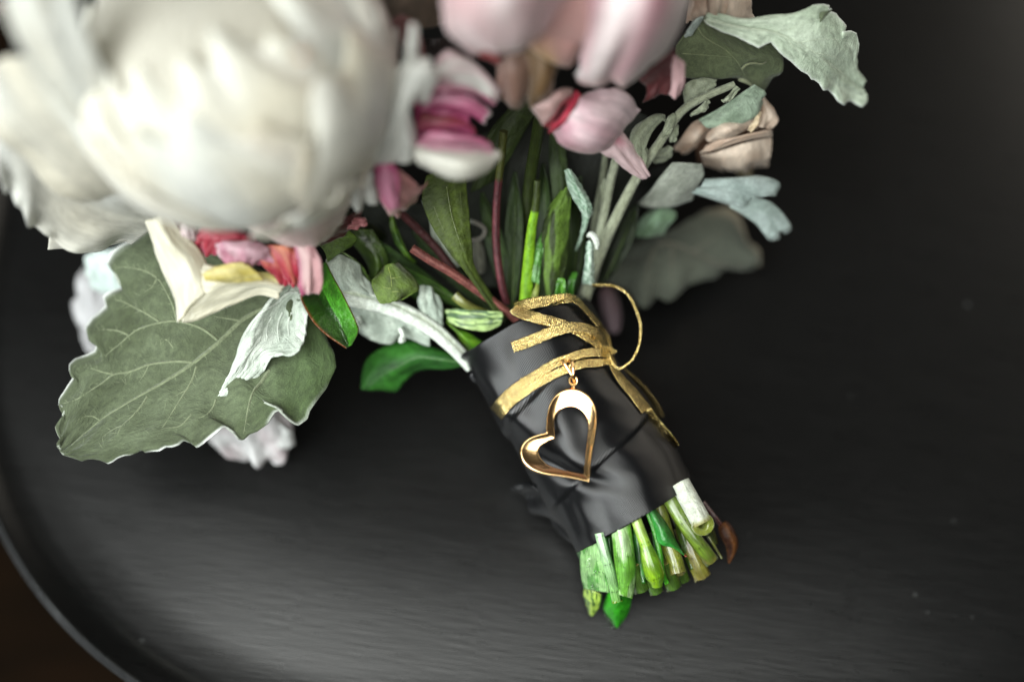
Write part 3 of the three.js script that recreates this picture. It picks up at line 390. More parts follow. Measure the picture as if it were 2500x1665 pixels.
    const t = thing('wedged_leaf', label, 'leaf', 'leaf blades wedged between the cut stems'), dx = x1 - x0, dy = y1 - y0, l = Math.hypot(dx, dy), nx = -dy / l * w / 2, ny = dx / l * w / 2, row = (f, k, d) => [-1, 0, 1].map((s) => [x0 + dx * f + nx * s * k, y0 + dy * f + ny * s * k, h - d + (s ? 0 : 1.2)]);
    part(t, 'blade', net([row(0, 0.8, -5), row(0.4, 1, -2), row(0.8, 0.8, 1.5), row(1, 0.35, 3)], { nu: 12, nv: 24, thick: 0.6, col: vary(S(a), S(b), 3, x0) }), M.wet);
  }
  // stems further inside the bundle, in the shade between the others
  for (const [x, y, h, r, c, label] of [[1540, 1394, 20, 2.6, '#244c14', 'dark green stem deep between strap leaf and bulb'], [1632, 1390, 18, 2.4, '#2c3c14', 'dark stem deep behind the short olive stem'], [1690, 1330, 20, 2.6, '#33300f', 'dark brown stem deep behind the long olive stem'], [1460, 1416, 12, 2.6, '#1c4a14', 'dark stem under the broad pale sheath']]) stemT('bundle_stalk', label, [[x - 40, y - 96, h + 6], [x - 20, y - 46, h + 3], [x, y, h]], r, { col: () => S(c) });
}

// ───────── grey felted leaves, green leaves and stems of the bouquet ─────────
const F = { top: S('#b0bbae'), pale: S('#cfd7cc'), under: S('#566048'), underD: S('#3f4830'), vein: S('#727b5f'), grey: S('#8c9084'), edge: S('#eef2ee'), sprig: S('#8f9580') };
// raised veins: thin tapering cords lying on a blade, half sunk
function veins(mesh, lists, r0, col, o = {}) {
  const out = [];
  for (const [list, k] of lists) {
    const c = resample(list.map(([x, y]) => V(x, y, 0)), Math.max(8, list.length * 5), true).map((q) => onto(mesh, q.x, q.y, o.off ?? -0.05)).filter(Boolean);
    if (c.length > 3) out.push(tube(soften(c, 1), (v) => r0 * k * (1.1 - 0.8 * v), { n: c.length * 2, k: 6, col: () => col, flat: 0.7 }));
  }
  return out;
}
{ // ── the large leaf on the window side, seen from beneath
  const t = thing('felted_leaf', 'large grey green leaf with pale veins and white scalloped margin below the peony', 'leaf');
  const left = [[705, 690], [600, 640], [470, 560], [400, 535], [345, 562], [322, 585], [299, 601], [272, 622], [256, 645], [266, 672], [295, 691], [303, 705], [280, 716], [257, 727], [259, 750], [224, 778], [211, 803], [224, 827], [243, 846], [234, 861], [208, 868], [183, 875], [168, 892], [172, 910], [186, 928], [165, 950], [142, 974], [137, 991], [154, 1014], [147, 1028], [139, 1045], [152, 1076], [146, 1090], [145, 1103]];
  const right = [[740, 735], [790, 790], [816, 860], [822, 900], [800, 950], [770, 990], [758, 1008], [752, 1028], [734, 1040], [712, 1022], [690, 1004], [672, 1012], [655, 1040], [630, 1058], [612, 1064], [594, 1080], [576, 1062], [550, 1046], [530, 1062], [512, 1076], [498, 1088], [482, 1098], [468, 1086], [452, 1079], [440, 1090], [424, 1096], [408, 1096], [391, 1105], [370, 1106], [352, 1110], [346, 1104], [330, 1112], [317, 1117], [304, 1118], [291, 1123], [278, 1132], [265, 1137], [245, 1130], [221, 1127], [200, 1131], [190, 1126], [176, 1120], [158, 1112]];
  const mid = [[722, 712], [680, 736], [632, 758], [589, 783], [534, 836], [473, 886], [398, 935], [324, 977], [245, 1027], [170, 1092], [150, 1108]];
  const H = (x, y) => 42 + 10 * step(180, 700, x) - 10 * step(950, 1130, y) * step(350, 700, x) - 6 * step(700, 820, x);
  const bl = blade({ left, right, mid, h: H, nu: 60, nv: 170, soft: 7, thick: 0.55, camber: 2.2, lip: 1.2,
    wave: (u, v) => 0.75 * noise(u * 2.6, v * 6, 4) * Math.abs(u) + 0.45 * Math.sin(v * 46 + u * 2) * step(0.5, 1, Math.abs(u)) + 0.35 * noise(u * 7, v * 14, 6) + 0.75 * Math.abs(Math.sin((v * 7.5 - Math.abs(u) * 2.2) * Math.PI)) * step(0.02, 0.3, Math.abs(u)),
    col: (u, v, p, s) => { const n = 0.5 + 0.6 * noise(u * 3.2, v * 5, 8) + 0.25 * noise(u * 14, v * 30, 9); const green = step(0.25, 0.8, u) * step(0.62, 0.1, v); const b = mixc(mixc(F.under, F.underD, clamp(n)), S('#44602c'), 0.55 * green); const rim = u < 0 ? step(0.962, 0.985, -u) : step(0.978, 0.995, u) * clamp(0.5 + noise(v * 16, 2, 5)); return s ? mixc(b, F.pale, 0.5) : mixc(b, F.edge, rim); } });
  const m = part(t, 'blade', bl, M.felt);
  const V1 = [[mid.slice(1, -1), 2.1], [[[473, 885], [440, 882], [415, 883], [365, 890], [316, 908], [278, 914], [250, 935], [224, 952], [183, 977], [146, 987]], 1.25], [[[278, 914], [250, 908], [225, 900], [200, 896]], 0.8], [[[534, 832], [490, 800], [432, 784], [390, 788], [340, 803], [316, 819], [290, 842], [266, 861], [246, 886]], 1.25], [[[316, 819], [290, 808], [260, 805], [226, 806]], 0.9], [[[390, 786], [374, 775], [357, 765], [328, 750], [299, 736], [270, 729]], 1.0], [[[589, 783], [560, 778], [530, 774], [505, 768]], 1.0], [[[432, 784], [420, 740], [386, 680], [374, 699], [350, 716], [324, 732]], 0.9], [[[386, 680], [362, 664], [330, 655], [300, 652], [270, 656]], 0.9], [[[460, 640], [420, 600], [380, 580], [350, 575]], 0.9], [[[481, 892], [472, 922], [456, 952], [427, 997], [408, 1028], [390, 1055], [375, 1090]], 0.95], [[[361, 966], [350, 985], [336, 1002], [318, 1022], [299, 1039], [286, 1066], [278, 1100]], 0.9], [[[245, 1026], [225, 1016], [200, 1020], [180, 1034]], 0.75], [[[470, 1010], [440, 1040], [405, 1046], [375, 1056], [350, 1066]], 0.75], [[[528, 973], [520, 995], [500, 1015], [468, 1026], [452, 1045]], 0.85], [[[660, 900], [636, 935], [618, 956], [608, 990], [600, 1030], [593, 1068]], 1.3], [[[365, 890], [350, 918], [330, 940], [300, 952]], 0.6], [[[424, 850], [410, 832], [395, 828], [375, 838]], 0.6], [[[456, 952], [440, 960], [415, 975], [396, 990]], 0.6], [[[299, 1039], [275, 1050], [250, 1068], [232, 1090]], 0.6], [[[316, 908], [300, 925], [290, 940]], 0.5]];
  const rb = rng(31), net2 = [];
  for (const [l, k] of V1) { const s = resample(l.map(([x, y]) => V(x, y, 0)), Math.max(2, Math.round(l.length * 1.6)), true); s.forEach((a, i) => { if (!i || i === s.length - 1) return; const d = s[i + 1].clone().sub(s[i - 1]).normalize(), sd = rb() < 0.5 ? 1 : -1, len = 22 + rb() * 26, g = 0.6 + rb() * 0.7, e = V(d.x * Math.cos(g) - sd * d.y * Math.sin(g), d.y * Math.cos(g) + sd * d.x * Math.sin(g), 0), b = 6 * (rb() - 0.5); net2.push([[[a.x, a.y], [a.x + e.x * len * 0.5 - e.y * b, a.y + e.y * len * 0.5 + e.x * b], [a.x + e.x * len, a.y + e.y * len]], 0.42]); }); }
  part(m, 'vein', veins(m, net2, 0.4, mixc(F.vein, F.under, 0.45), { off: -0.1 }), M.felt);
  part(m, 'vein', veins(m, V1, 0.42, F.vein, { off: -0.12 }), M.felt);
  // a curled lobe folded over the blade, its pale upper face showing
  const curl = [[[768, 742, 54], [752, 704, 51], [722, 690, 53], [690, 700, 56], [668, 730, 51]], [[752, 780, 56], [728, 742, 52], [690, 726, 54], [652, 744, 58], [628, 772, 52]], [[742, 828, 57], [700, 796, 52], [660, 786, 54], [622, 796, 58], [596, 820, 53]], [[720, 864, 57], [682, 842, 54], [640, 832, 55], [606, 844, 57], [576, 872, 52]], [[668, 872, 55], [640, 866, 54], [612, 870, 55], [588, 886, 55], [560, 912, 51]], [[636, 914, 50], [616, 912, 51], [592, 916, 51], [568, 926, 50.5], [545, 942, 50]], [[556, 964, 48], [552, 965, 48.6], [546, 967, 48.6], [540, 968, 48.4], [532, 968, 48]]];
  const lobe = part(t, 'curled_lobe', net(curl, { nu: 50, nv: 70, thick: 0.6, wave: (u, v) => 0.2 * Math.sin(v * 62 + 4 * noise(v * 9, 2, 3)) * step(-0.6, -1, u) + 0.45 * Math.sin(v * 19 + u * 1.5) * step(0.6, 0.1, v) * step(0.4, -0.6, u) + 0.25 * noise(u * 8, v * 12, 3), col: (u, v) => mixc(F.top, F.pale, clamp(0.5 + 0.6 * noise(u * 4, v * 6, 5) + 0.3 * u)) }), M.felt, 'curled pale lobe with serrated margin');
  part(lobe, 'vein', veins(lobe, [[[[730, 712], [700, 716], [676, 740], [640, 762], [608, 800], [588, 850], [565, 905], [540, 950]], 1.4], [[[712, 760], [704, 790], [706, 830]], 0.9], [[[690, 760], [678, 795], [682, 838]], 0.9], [[[665, 770], [652, 800], [654, 850]], 0.8]], 0.4, F.pale), M.felt);
  // petiole: broad, pale, with a groove, running into the satin
  part(t, 'petiole', tube([[770, 706, 50], [843, 722, 50], [950, 748, 48], [1040, 792, 45], [1105, 846, 41], [1150, 894, 36]], (v) => 3.3 - 1.2 * v, { n: 60, k: 28, flat: 0.62, shape: (a) => 1 - 0.34 * Math.exp(-Math.pow((a > Math.PI ? a - 6.283 : a) + 0.15, 2) * 26), col: (a, v) => mixc(F.pale, S('#a9b98f'), 0.55 * Math.exp(-Math.pow((a > Math.PI ? a - 6.283 : a) + 0.15, 2) * 30) + 0.15 * noise(a * 3, v * 20, 3)) }), M.felt, 'broad pale grooved stalk');
  const fl = (rows, s) => part(t, 'flange', net(rows, { nu: 26, nv: 30, thick: 0.5, wave: (u, v) => 0.6 * Math.sin(u * 9 + s) * v + 0.4 * noise(u * 5, v * 5, s), col: (u, v) => mixc(F.top, S('#8e9a8e'), clamp(0.4 + 0.7 * noise(u * 3, v * 3, s))) }), M.felt);
  fl([[[852, 738, 47], [900, 752, 47], [950, 764, 46], [1000, 786, 44], [1050, 820, 41]], [[860, 780, 42], [905, 790, 43], [950, 800, 42], [990, 812, 40], [1050, 834, 39]], [[872, 812, 38], [905, 826, 39], [935, 840, 38], [985, 826, 37], [1050, 844, 37]]], 3);
  fl([[[806, 716, 50], [840, 708, 51], [880, 716, 50], [925, 736, 49]], [[790, 668, 52], [826, 660, 53], [866, 680, 51], [912, 722, 49]], [[800, 636, 51], [830, 622, 52], [872, 644, 50], [904, 700, 48]]], 5);
  fl([[[1030, 768, 45], [1046, 774, 45], [1070, 788, 44], [1082, 800, 43]], [[1018, 736, 46], [1040, 730, 47], [1064, 742, 46], [1080, 776, 44]], [[1022, 706, 45], [1036, 696, 46], [1058, 706, 46], [1078, 742, 44]]], 7);
  part(t, 'flange', tube([[876, 772, 45], [880, 790, 44], [874, 796, 45], [870, 780, 47]], 0.7, { n: 16, k: 8, col: () => F.pale }), M.felt);
  part(t, 'flange', tube([[976, 800, 43], [984, 818, 42], [978, 832, 41], [986, 828, 42]], 0.8, { n: 16, k: 8, col: () => F.pale }), M.felt);
  seat(t, P(1120, 862, 38));
}
{ // ── small leaf edge and its lobes behind the large leaf
  const t = thing('felted_leaf', 'small pale blue grey lobe showing behind the notched margin of the large leaf', 'leaf');
  part(t, 'blade', net([[[330, 560, 26], [300, 596, 26], [270, 610, 26], [240, 606, 26]], [[330, 620, 24], [290, 640, 25], [250, 640, 25], [210, 625, 25]], [[330, 690, 23], [296, 690, 24], [250, 690, 24], [213, 664, 24]], [[330, 730, 22], [300, 720, 22], [262, 716, 22], [226, 700, 22]]], { nu: 24, nv: 24, thick: 0.5, wave: (u, v) => 0.5 * noise(u * 4, v * 4, 3) + 0.5 * Math.sin(v * 21) * step(0.3, 1, u), col: (u, v) => mixc(S('#aebdb8'), S('#c8d4d0'), clamp(0.5 + noise(u * 3, v * 3, 2))) }), M.felt);
}
{ // ── upper leaf over the rose: pale top face, folded down, dark underside lobe below
  const t = thing('felted_leaf', 'pale toothed leaf arching over the bare tabletop beside the pink peony', 'leaf');
  const up = [[1716, 46], [1740, 38], [1757, 40], [1793, 45], [1830, 46], [1864, 45], [1895, 40], [1918, 36], [1940, 29], [1948, 25], [1957, 23], [1972, 17], [1986, 12], [2010, 10], [2028, 12], [2029, 20], [2014, 27], [2003, 30], [2030, 28], [2042, 32], [2050, 42], [2060, 52], [2068, 64], [2058, 72], [2054, 76], [2076, 74], [2092, 80], [2096, 92], [2098, 108], [2094, 122], [2089, 136], [2092, 150], [2095, 168], [2106, 186], [2114, 202]];
  const lo = [[1721, 48], [1732, 58], [1746, 66], [1762, 78], [1786, 85], [1800, 88], [1821, 98], [1838, 108], [1851, 117], [1866, 110], [1883, 101], [1896, 116], [1914, 137], [1934, 154], [1954, 172], [1972, 182], [1982, 196], [1990, 197], [2000, 204], [2008, 219], [2022, 220], [2036, 233], [2044, 246], [2057, 255], [2066, 248], [2076, 246], [2088, 252], [2101, 258], [2110, 248], [2112, 232]];
  const mid = [[1719, 47], [1800, 66], [1880, 76], [1950, 104], [2010, 142], [2060, 180], [2104, 222]];
  const m = part(t, 'blade', blade({ left: up, right: lo, mid, h: (x, y) => 63 - 9 * step(1980, 2110, x) - 16 * step(40, 250, y) * step(1800, 2110, x), nu: 44, nv: 150, soft: 5, thick: 0.55, camber: 1.6, wave: (u, v) => 0.4 * noise(u * 3, v * 6, 2) + 0.35 * Math.sin(v * 40 + u) * step(0.5, 1, Math.abs(u)) + 0.2 * noise(u * 9, v * 18, 4), col: (u, v, p, s) => s ? F.under : mixc(mixc(S('#a3b29c'), S('#b9c6b2'), clamp(0.5 + 0.6 * noise(u * 3, v * 5, 3) + 0.3 * noise(u * 12, v * 26, 4))), F.edge, 0.7 * step(0.93, 1, Math.abs(u))) }), M.felt);
  part(m, 'vein', veins(m, [[mid.slice(0, -1), 1.2], [[[1880, 78], [1930, 70], [1980, 52], [2020, 44]], 0.8], [[[1950, 104], [2000, 96], [2050, 96], [2084, 100]], 0.8], [[[1990, 128], [2040, 140], [2086, 160]], 0.7], [[[1920, 94], [1950, 130], [1975, 170]], 0.6]], 0.3, S('#b4c0aa')), M.felt);
  const ul = part(t, 'folded_lobe', net([[[1650, 112, 57], [1690, 66, 60], [1722, 50, 62], [1790, 84, 60], [1850, 112, 56], [1884, 100, 54]], [[1648, 130, 55], [1700, 110, 56], [1750, 106, 56], [1810, 130, 54], [1870, 140, 52], [1910, 138, 50]], [[1656, 158, 52], [1700, 150, 52], [1750, 150, 52], [1806, 160, 51], [1860, 166, 49], [1908, 170, 47]], [[1670, 182, 49], [1712, 186, 49], [1752, 190, 49], [1800, 186, 48], [1846, 196, 46], [1884, 196, 44]], [[1690, 190, 47], [1720, 192, 47], [1750, 194, 47], [1800, 192, 46], [1836, 216, 43], [1860, 232, 41]]], { nu: 40, nv: 36, thick: 0.5, wave: (u, v) => 0.6 * noise(u * 3, v * 4, 5) + 0.8 * Math.exp(-Math.pow(u - 0.45, 2) * 30) * step(0.4, 0.8, v), col: (u, v) => mixc(S('#5c6648'), S('#4b553a'), clamp(0.5 + 0.7 * noise(u * 3, v * 4, 6))) }), M.felt, 'olive green shaded underside folded below the pale blade');
  part(ul, 'vein', veins(ul, [[[[1700, 60], [1720, 90], [1770, 120], [1800, 150], [1822, 190]], 1], [[[1660, 130], [1720, 134], [1790, 140]], 0.7]], 0.3, S('#727a58')), M.felt);
  part(t, 'rolled_edge', tube([[1812, 168, 53], [1822, 158, 54], [1840, 154, 54], [1860, 156, 53], [1872, 150, 52]], (v) => 0.42 - 0.25 * v, { n: 30, k: 8, col: () => S('#6c7254') }), M.felt);
  part(t, 'rolled_edge', net([[[1718, 40, 63], [1708, 42, 63.6], [1700, 44, 63]], [[1704, 62, 61], [1692, 60, 62.5], [1684, 66, 61]], [[1688, 84, 59], [1680, 80, 60], [1672, 86, 59]], [[1676, 92, 57], [1672, 91, 58], [1670, 90, 57]]], { nu: 10, nv: 20, thick: 0.5, wave: (u, v) => 0.3 * noise(v * 6, u, 3), col: () => S('#a2afa8') }), M.felt);
  const tip = [[1804, 190, 46], [1826, 200, 45], [1846, 214, 43], [1860, 232, 41]];
  part(t, 'folded_tip', tube(tip, (v) => 1.1 - 0.9 * v, { n: 24, k: 10, flat: 0.4, col: () => S('#949a7c') }), M.felt);
}
{ // ── sprig with small lobes climbing under the pink peony
  const t = thing('felted_sprig', 'grey felted stem with small rounded lobes climbing beside the pink peony to the peach rose', 'sprig');
  part(t, 'stalk', tube([[1424, 735, 37], [1456, 640, 40], [1500, 540, 44], [1560, 424, 48], [1612, 346, 50], [1664, 272, 51], [1722, 236, 52], [1793, 206, 52]], (v) => 1.9 - 0.9 * v, { n: 70, k: 12, col: (a, v) => mixc(F.sprig, S('#7a7f68'), clamp(0.5 + 0.6 * noise(a * 2, v * 30, 3))) }), M.felt);
  part(t, 'stalk', tube([[1440, 700, 36], [1460, 610, 40], [1474, 520, 43], [1496, 420, 45], [1520, 340, 46]], (v) => 1.7 - 0.5 * v, { n: 40, k: 12, col: (a, v) => mixc(F.sprig, S('#747a64'), clamp(0.5 + 0.6 * noise(a * 2, v * 20, 8))) }), M.felt);
  part(t, 'stalk', tube([[1418, 730, 36], [1440, 640, 36], [1452, 540, 38], [1470, 440, 40], [1482, 350, 41]], (v) => 1.2 - 0.3 * v, { n: 40, k: 12, col: () => S('#6c725e') }), M.felt);
  const lobeN = (rows, s, c = ['#8a917c', '#737a64']) => part(t, 'lobe', net(rows, { nu: 20, nv: 24, thick: 0.55, wave: (u, v) => 0.4 * noise(u * 3, v * 3, s) + 0.35 * Math.sin(v * 12 + s) * step(0.4, 1, Math.abs(u)), col: (u, v) => mixc(S(c[0]), S(c[1]), clamp(0.5 + 0.8 * noise(u * 4, v * 4, s))) }), M.felt);
  lobeN([[[1560, 420, 49], [1564, 410, 49.5], [1572, 408, 49]], [[1540, 364, 50], [1552, 356, 52], [1572, 372, 51]], [[1550, 310, 50], [1570, 312, 52], [1588, 328, 51]], [[1586, 282, 50], [1602, 284, 51], [1622, 292, 50]], [[1622, 284, 49], [1628, 292, 49], [1630, 302, 49]]], 3);
  lobeN([[[1616, 340, 51], [1622, 332, 51.5], [1628, 330, 51]], [[1624, 300, 52], [1636, 306, 52.5], [1644, 312, 52]], [[1640, 274, 51], [1648, 280, 51.5], [1652, 288, 51]]], 5);
  lobeN([[[1640, 306, 50], [1648, 304, 50], [1656, 306, 50]], [[1632, 330, 49], [1646, 332, 49], [1656, 330, 49]], [[1636, 344, 48], [1644, 346, 48], [1650, 342, 48]]], 7);
  lobeN([[[1590, 390, 47], [1600, 376, 48], [1612, 362, 48]], [[1594, 396, 45], [1616, 380, 46], [1636, 356, 46]], [[1606, 398, 43], [1632, 386, 44], [1642, 370, 44]]], 9);
  lobeN([[[1672, 206, 50], [1690, 196, 51], [1720, 190, 51], [1748, 194, 50]], [[1668, 226, 49], [1690, 220, 50], [1722, 212, 50], [1748, 206, 50]], [[1672, 256, 47], [1692, 248, 48], [1722, 232, 49], [1744, 214, 49]]], 11);
  lobeN([[[1690, 276, 53], [1712, 256, 54], [1728, 240, 54]], [[1688, 280, 53], [1714, 272, 53.5], [1732, 250, 53]], [[1684, 278, 52], [1708, 276, 52], [1726, 262, 52]]], 13);
  lobeN([[[1762, 246, 54], [1770, 240, 54.5], [1800, 210, 55]], [[1776, 250, 53], [1786, 244, 54], [1806, 216, 54]]], 15);
  lobeN([[[1566, 424, 50], [1574, 410, 50.5], [1580, 404, 50]], [[1570, 380, 51], [1576, 376, 51.5], [1582, 378, 51]], [[1566, 362, 50], [1572, 360, 50.4], [1578, 364, 50]]], 17);
  lobeN([[[1467, 520, 43], [1474, 512, 43.5], [1482, 516, 43]], [[1466, 470, 43], [1476, 466, 44], [1486, 470, 43]], [[1470, 440, 43], [1477, 436, 43.4], [1482, 440, 43]]], 19);
  lobeN([[[1842, 206, 52], [1800, 234, 52], [1760, 262, 50], [1706, 292, 47]], [[1866, 222, 50], [1828, 244, 51], [1780, 276, 49], [1716, 304, 46]], [[1862, 236, 48], [1848, 274, 48], [1800, 300, 47], [1736, 314, 45]], [[1856, 250, 46], [1842, 284, 46], [1790, 308, 45], [1744, 314, 44]]], 21, ['#8fa08c', '#6f806c']);
}
{ // ── fuzzy strip and curl by the inner stems
  const t = thing('felted_shred', 'narrow woolly green grey shred of leaf hanging among the inner stems', 'leaf');
  part(t, 'blade', net([[[1378, 416, 50], [1388, 412, 51], [1396, 420, 50]], [[1390, 462, 49], [1404, 452, 51], [1420, 456, 49]], [[1410, 500, 48], [1424, 488, 50], [1434, 480, 49]], [[1424, 526, 47], [1434, 520, 49], [1446, 514, 48]], [[1420, 560, 45], [1428, 556, 46], [1438, 530, 46]], [[1406, 612, 42], [1409, 606, 42.4], [1414, 596, 42]]], { nu: 14, nv: 40, thick: 0.6, wave: (u, v) => 0.3 * noise(u * 6, v * 22, 3), col: (u, v) => mixc(S('#9cb0a0'), S('#5c7a62'), clamp(0.5 + 0.9 * noise(u * 9, v * 34, 4))) }), M.felt);
  const t2 = thing('felted_shred', 'short woolly torn stalk with a white hooked curl just above the gold cord loop', 'leaf');
  part(t2, 'blade', net([[[1434, 590, 47], [1440, 588, 48], [1446, 592, 47]], [[1432, 620, 46], [1440, 618, 47.5], [1448, 622, 46]], [[1426, 670, 44], [1438, 666, 45.5], [1448, 668, 44]], [[1422, 692, 42], [1438, 692, 43], [1450, 698, 42]]], { nu: 12, nv: 30, thick: 0.7, wave: (u, v) => 0.25 * noise(u * 6, v * 18, 3), col: (u, v) => mixc(S('#b9cabc'), S('#2f5c3e'), clamp(0.35 + 0.7 * noise(u * 8, v * 22, 6) + 0.4 * step(0, -1, u))) }), M.felt);
  part(t2, 'curl', tube([[1436, 576, 47], [1444, 572, 48.5], [1452, 580, 49], [1457, 594, 48.5], [1458, 606, 47.5]], (v) => 0.55 + 0.45 * Math.sin(v * 3.1), { n: 20, k: 10, col: () => S('#c9d0c6') }), M.felt);
}
{ // ── pale lobes and the shaded leaf on the far side of the wrap
  const T = (name, label) => thing(name, label, 'leaf');
  let t = T('felted_leaf', 'blunt grey lobe standing upright between the rose and the pale forked leaf');
  part(t, 'blade', net([[[1558, 500, 36.0], [1600, 500, 36.0], [1646, 496, 36.0], [1690, 486, 36.0]], [[1586, 468, 40.0], [1624, 460, 41.0], [1664, 460, 41.0], [1700, 456, 40.0]], [[1612, 432, 44.0], [1648, 424, 45.0], [1684, 424, 45.0], [1718, 426, 44.0]], [[1642, 398, 47.0], [1662, 392, 48.0], [1686, 396, 48.0], [1714, 402, 47.0]]], { nu: 22, nv: 24, thick: 0.6, wave: (u, v) => 0.8 * (1 - u * u) + 0.3 * noise(u * 3, v * 3, 2), col: (u, v) => mixc(S('#8c9186'), S('#767b70'), clamp(0.5 + 0.7 * noise(u * 3, v * 4, 3))) }), M.felt);
  t = T('felted_leaf', 'pale forked leaf tip with three blunt fingers below the peach rose');
  part(t, 'blade', net([[[1689, 470, 42.0], [1700, 462, 43.0], [1714, 450, 43.0], [1726, 440, 42.0]], [[1716, 478, 42.0], [1740, 464, 44.0], [1770, 448, 44.0], [1800, 437, 42.0]], [[1740, 486, 42.0], [1770, 472, 44.0], [1806, 456, 44.0], [1852, 430, 42.0]], [[1784, 500, 41.0], [1806, 484, 43.0], [1838, 470, 43.0], [1902, 446, 41.0]], [[1796, 504, 41.0], [1822, 496, 42.0], [1852, 478, 42.0], [1892, 478, 41.0]]], { nu: 30, nv: 30, thick: 0.7, wave: (u, v) => 0.7 * Math.cos(u * 5) + 0.2 * noise(u * 4, v * 4, 4), col: (u, v) => mixc(S('#8b9894'), S('#74827d'), clamp(0.5 + 0.7 * noise(u * 3, v * 4, 5))) }), M.felt);
  part(t, 'finger', net([[[1780, 500, 40.6], [1806, 488, 42.0], [1842, 476, 41.5]], [[1818, 522, 39.0], [1846, 506, 41.0], [1872, 492, 39.0]], [[1846, 542, 38.0], [1874, 526, 40.0], [1896, 512, 38.0]], [[1862, 562, 37.0], [1890, 548, 38.5], [1914, 532, 37.0]], [[1876, 580, 36.0], [1900, 570, 37.0], [1926, 552, 36.0]]], { nu: 20, nv: 24, thick: 0.7, wave: (u) => 0.7 * Math.cos(u * 3), col: (u, v) => mixc(S('#8b9894'), S('#77857f'), clamp(0.5 + 0.7 * noise(u * 3, v * 4, 7))) }), M.felt);
  part(t, 'finger', net([[[1868, 566, 36.5], [1880, 560, 37.0], [1896, 556, 36.6]], [[1872, 578, 36.0], [1888, 574, 37.0], [1902, 572, 36.2]], [[1880, 584, 35.0], [1890, 585, 35.4], [1902, 581, 35.0]]], { nu: 10, nv: 10, thick: 0.7, col: () => S('#86938f') }), M.felt);
  part(t, 'finger', net([[[1900, 552, 36.6], [1912, 544, 37.0], [1924, 538, 36.6]], [[1910, 564, 35.4], [1920, 560, 36.0], [1930, 552, 35.4]], [[1916, 568, 34.6], [1922, 567, 35.0], [1929, 561, 34.6]]], { nu: 10, nv: 10, thick: 0.7, col: () => S('#86938f') }), M.felt);
  t = T('felted_leaf', 'mid green rounded lobe lying on the large shaded leaf');
  part(t, 'blade', net([[[1546, 576, 28], [1580, 578, 29], [1620, 572, 28]], [[1560, 546, 30], [1592, 546, 32], [1630, 550, 30]], [[1580, 520, 31], [1610, 518, 33], [1648, 532, 31]], [[1612, 504, 31], [1628, 505, 32], [1650, 516, 31]]], { nu: 18, nv: 20, thick: 0.6, wave: (u, v) => 0.3 * noise(u * 3, v * 3, 2), col: (u, v) => mixc(S('#7f9a80'), S('#55704f'), clamp(0.45 + 0.6 * noise(u * 6, v * 8, 3) + 0.3 * (0.5 - v))) }), M.felt);
  t = T('felted_leaf', 'large grey scalloped leaf near the tabletop, coloured dark for the shade of the bouquet');
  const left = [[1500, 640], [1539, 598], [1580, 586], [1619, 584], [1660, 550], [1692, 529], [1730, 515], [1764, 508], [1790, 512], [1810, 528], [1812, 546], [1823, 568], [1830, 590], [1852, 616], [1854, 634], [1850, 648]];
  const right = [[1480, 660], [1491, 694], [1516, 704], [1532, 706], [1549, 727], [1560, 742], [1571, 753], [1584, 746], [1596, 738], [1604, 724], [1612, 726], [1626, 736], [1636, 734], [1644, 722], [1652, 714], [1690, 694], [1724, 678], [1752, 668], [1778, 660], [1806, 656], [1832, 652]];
  const m = part(t, 'blade', blade({ left, right, mid: [[1490, 650], [1550, 622], [1600, 596], [1640, 592], [1700, 618], [1760, 648], [1846, 650]], h: (x, y) => 17 - 7 * step(1600, 1850, x) + 3 * step(640, 560, y), nu: 40, nv: 110, soft: 5, thick: 0.6, camber: 2, wave: (u, v) => 0.9 * Math.sin(v * 26 + u) * step(0.1, 0.8, u) + 0.6 * noise(u * 3, v * 5, 3) + 0.3 * Math.sin(v * 50) * step(0.7, 1, Math.abs(u)), col: (u, v) => mixc(mixc(S('#4c5146'), S('#393d34'), clamp(0.5 + 0.7 * noise(u * 3, v * 5, 3))), S('#8f8672'), 0.8 * step(-0.72, -0.95, u) * step(0.45, 0.7, v)) }), M.felt);  // blade colours darkened for the shade it lies in
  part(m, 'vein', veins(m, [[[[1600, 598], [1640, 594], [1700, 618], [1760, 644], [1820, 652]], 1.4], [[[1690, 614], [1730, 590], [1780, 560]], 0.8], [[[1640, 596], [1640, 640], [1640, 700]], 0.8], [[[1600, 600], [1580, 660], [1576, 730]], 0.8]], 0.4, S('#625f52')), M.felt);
  t = thing('fallen_petal', 'dim mauve petal lying under the gold cord loop beside the wrap', 'petal');
  part(t, 'blade', net([[[1466, 706, 14], [1484, 700, 16], [1502, 712, 14]], [[1466, 740, 12], [1490, 734, 15], [1512, 744, 12]], [[1476, 776, 10], [1494, 776, 12], [1516, 780, 10]], [[1488, 810, 8], [1498, 814, 9], [1510, 810, 8]]], { nu: 14, nv: 18, thick: 0.5, col: (u, v) => mixc(S('#6a4a4e'), S('#a08a94'), v) }), M.petal);
}
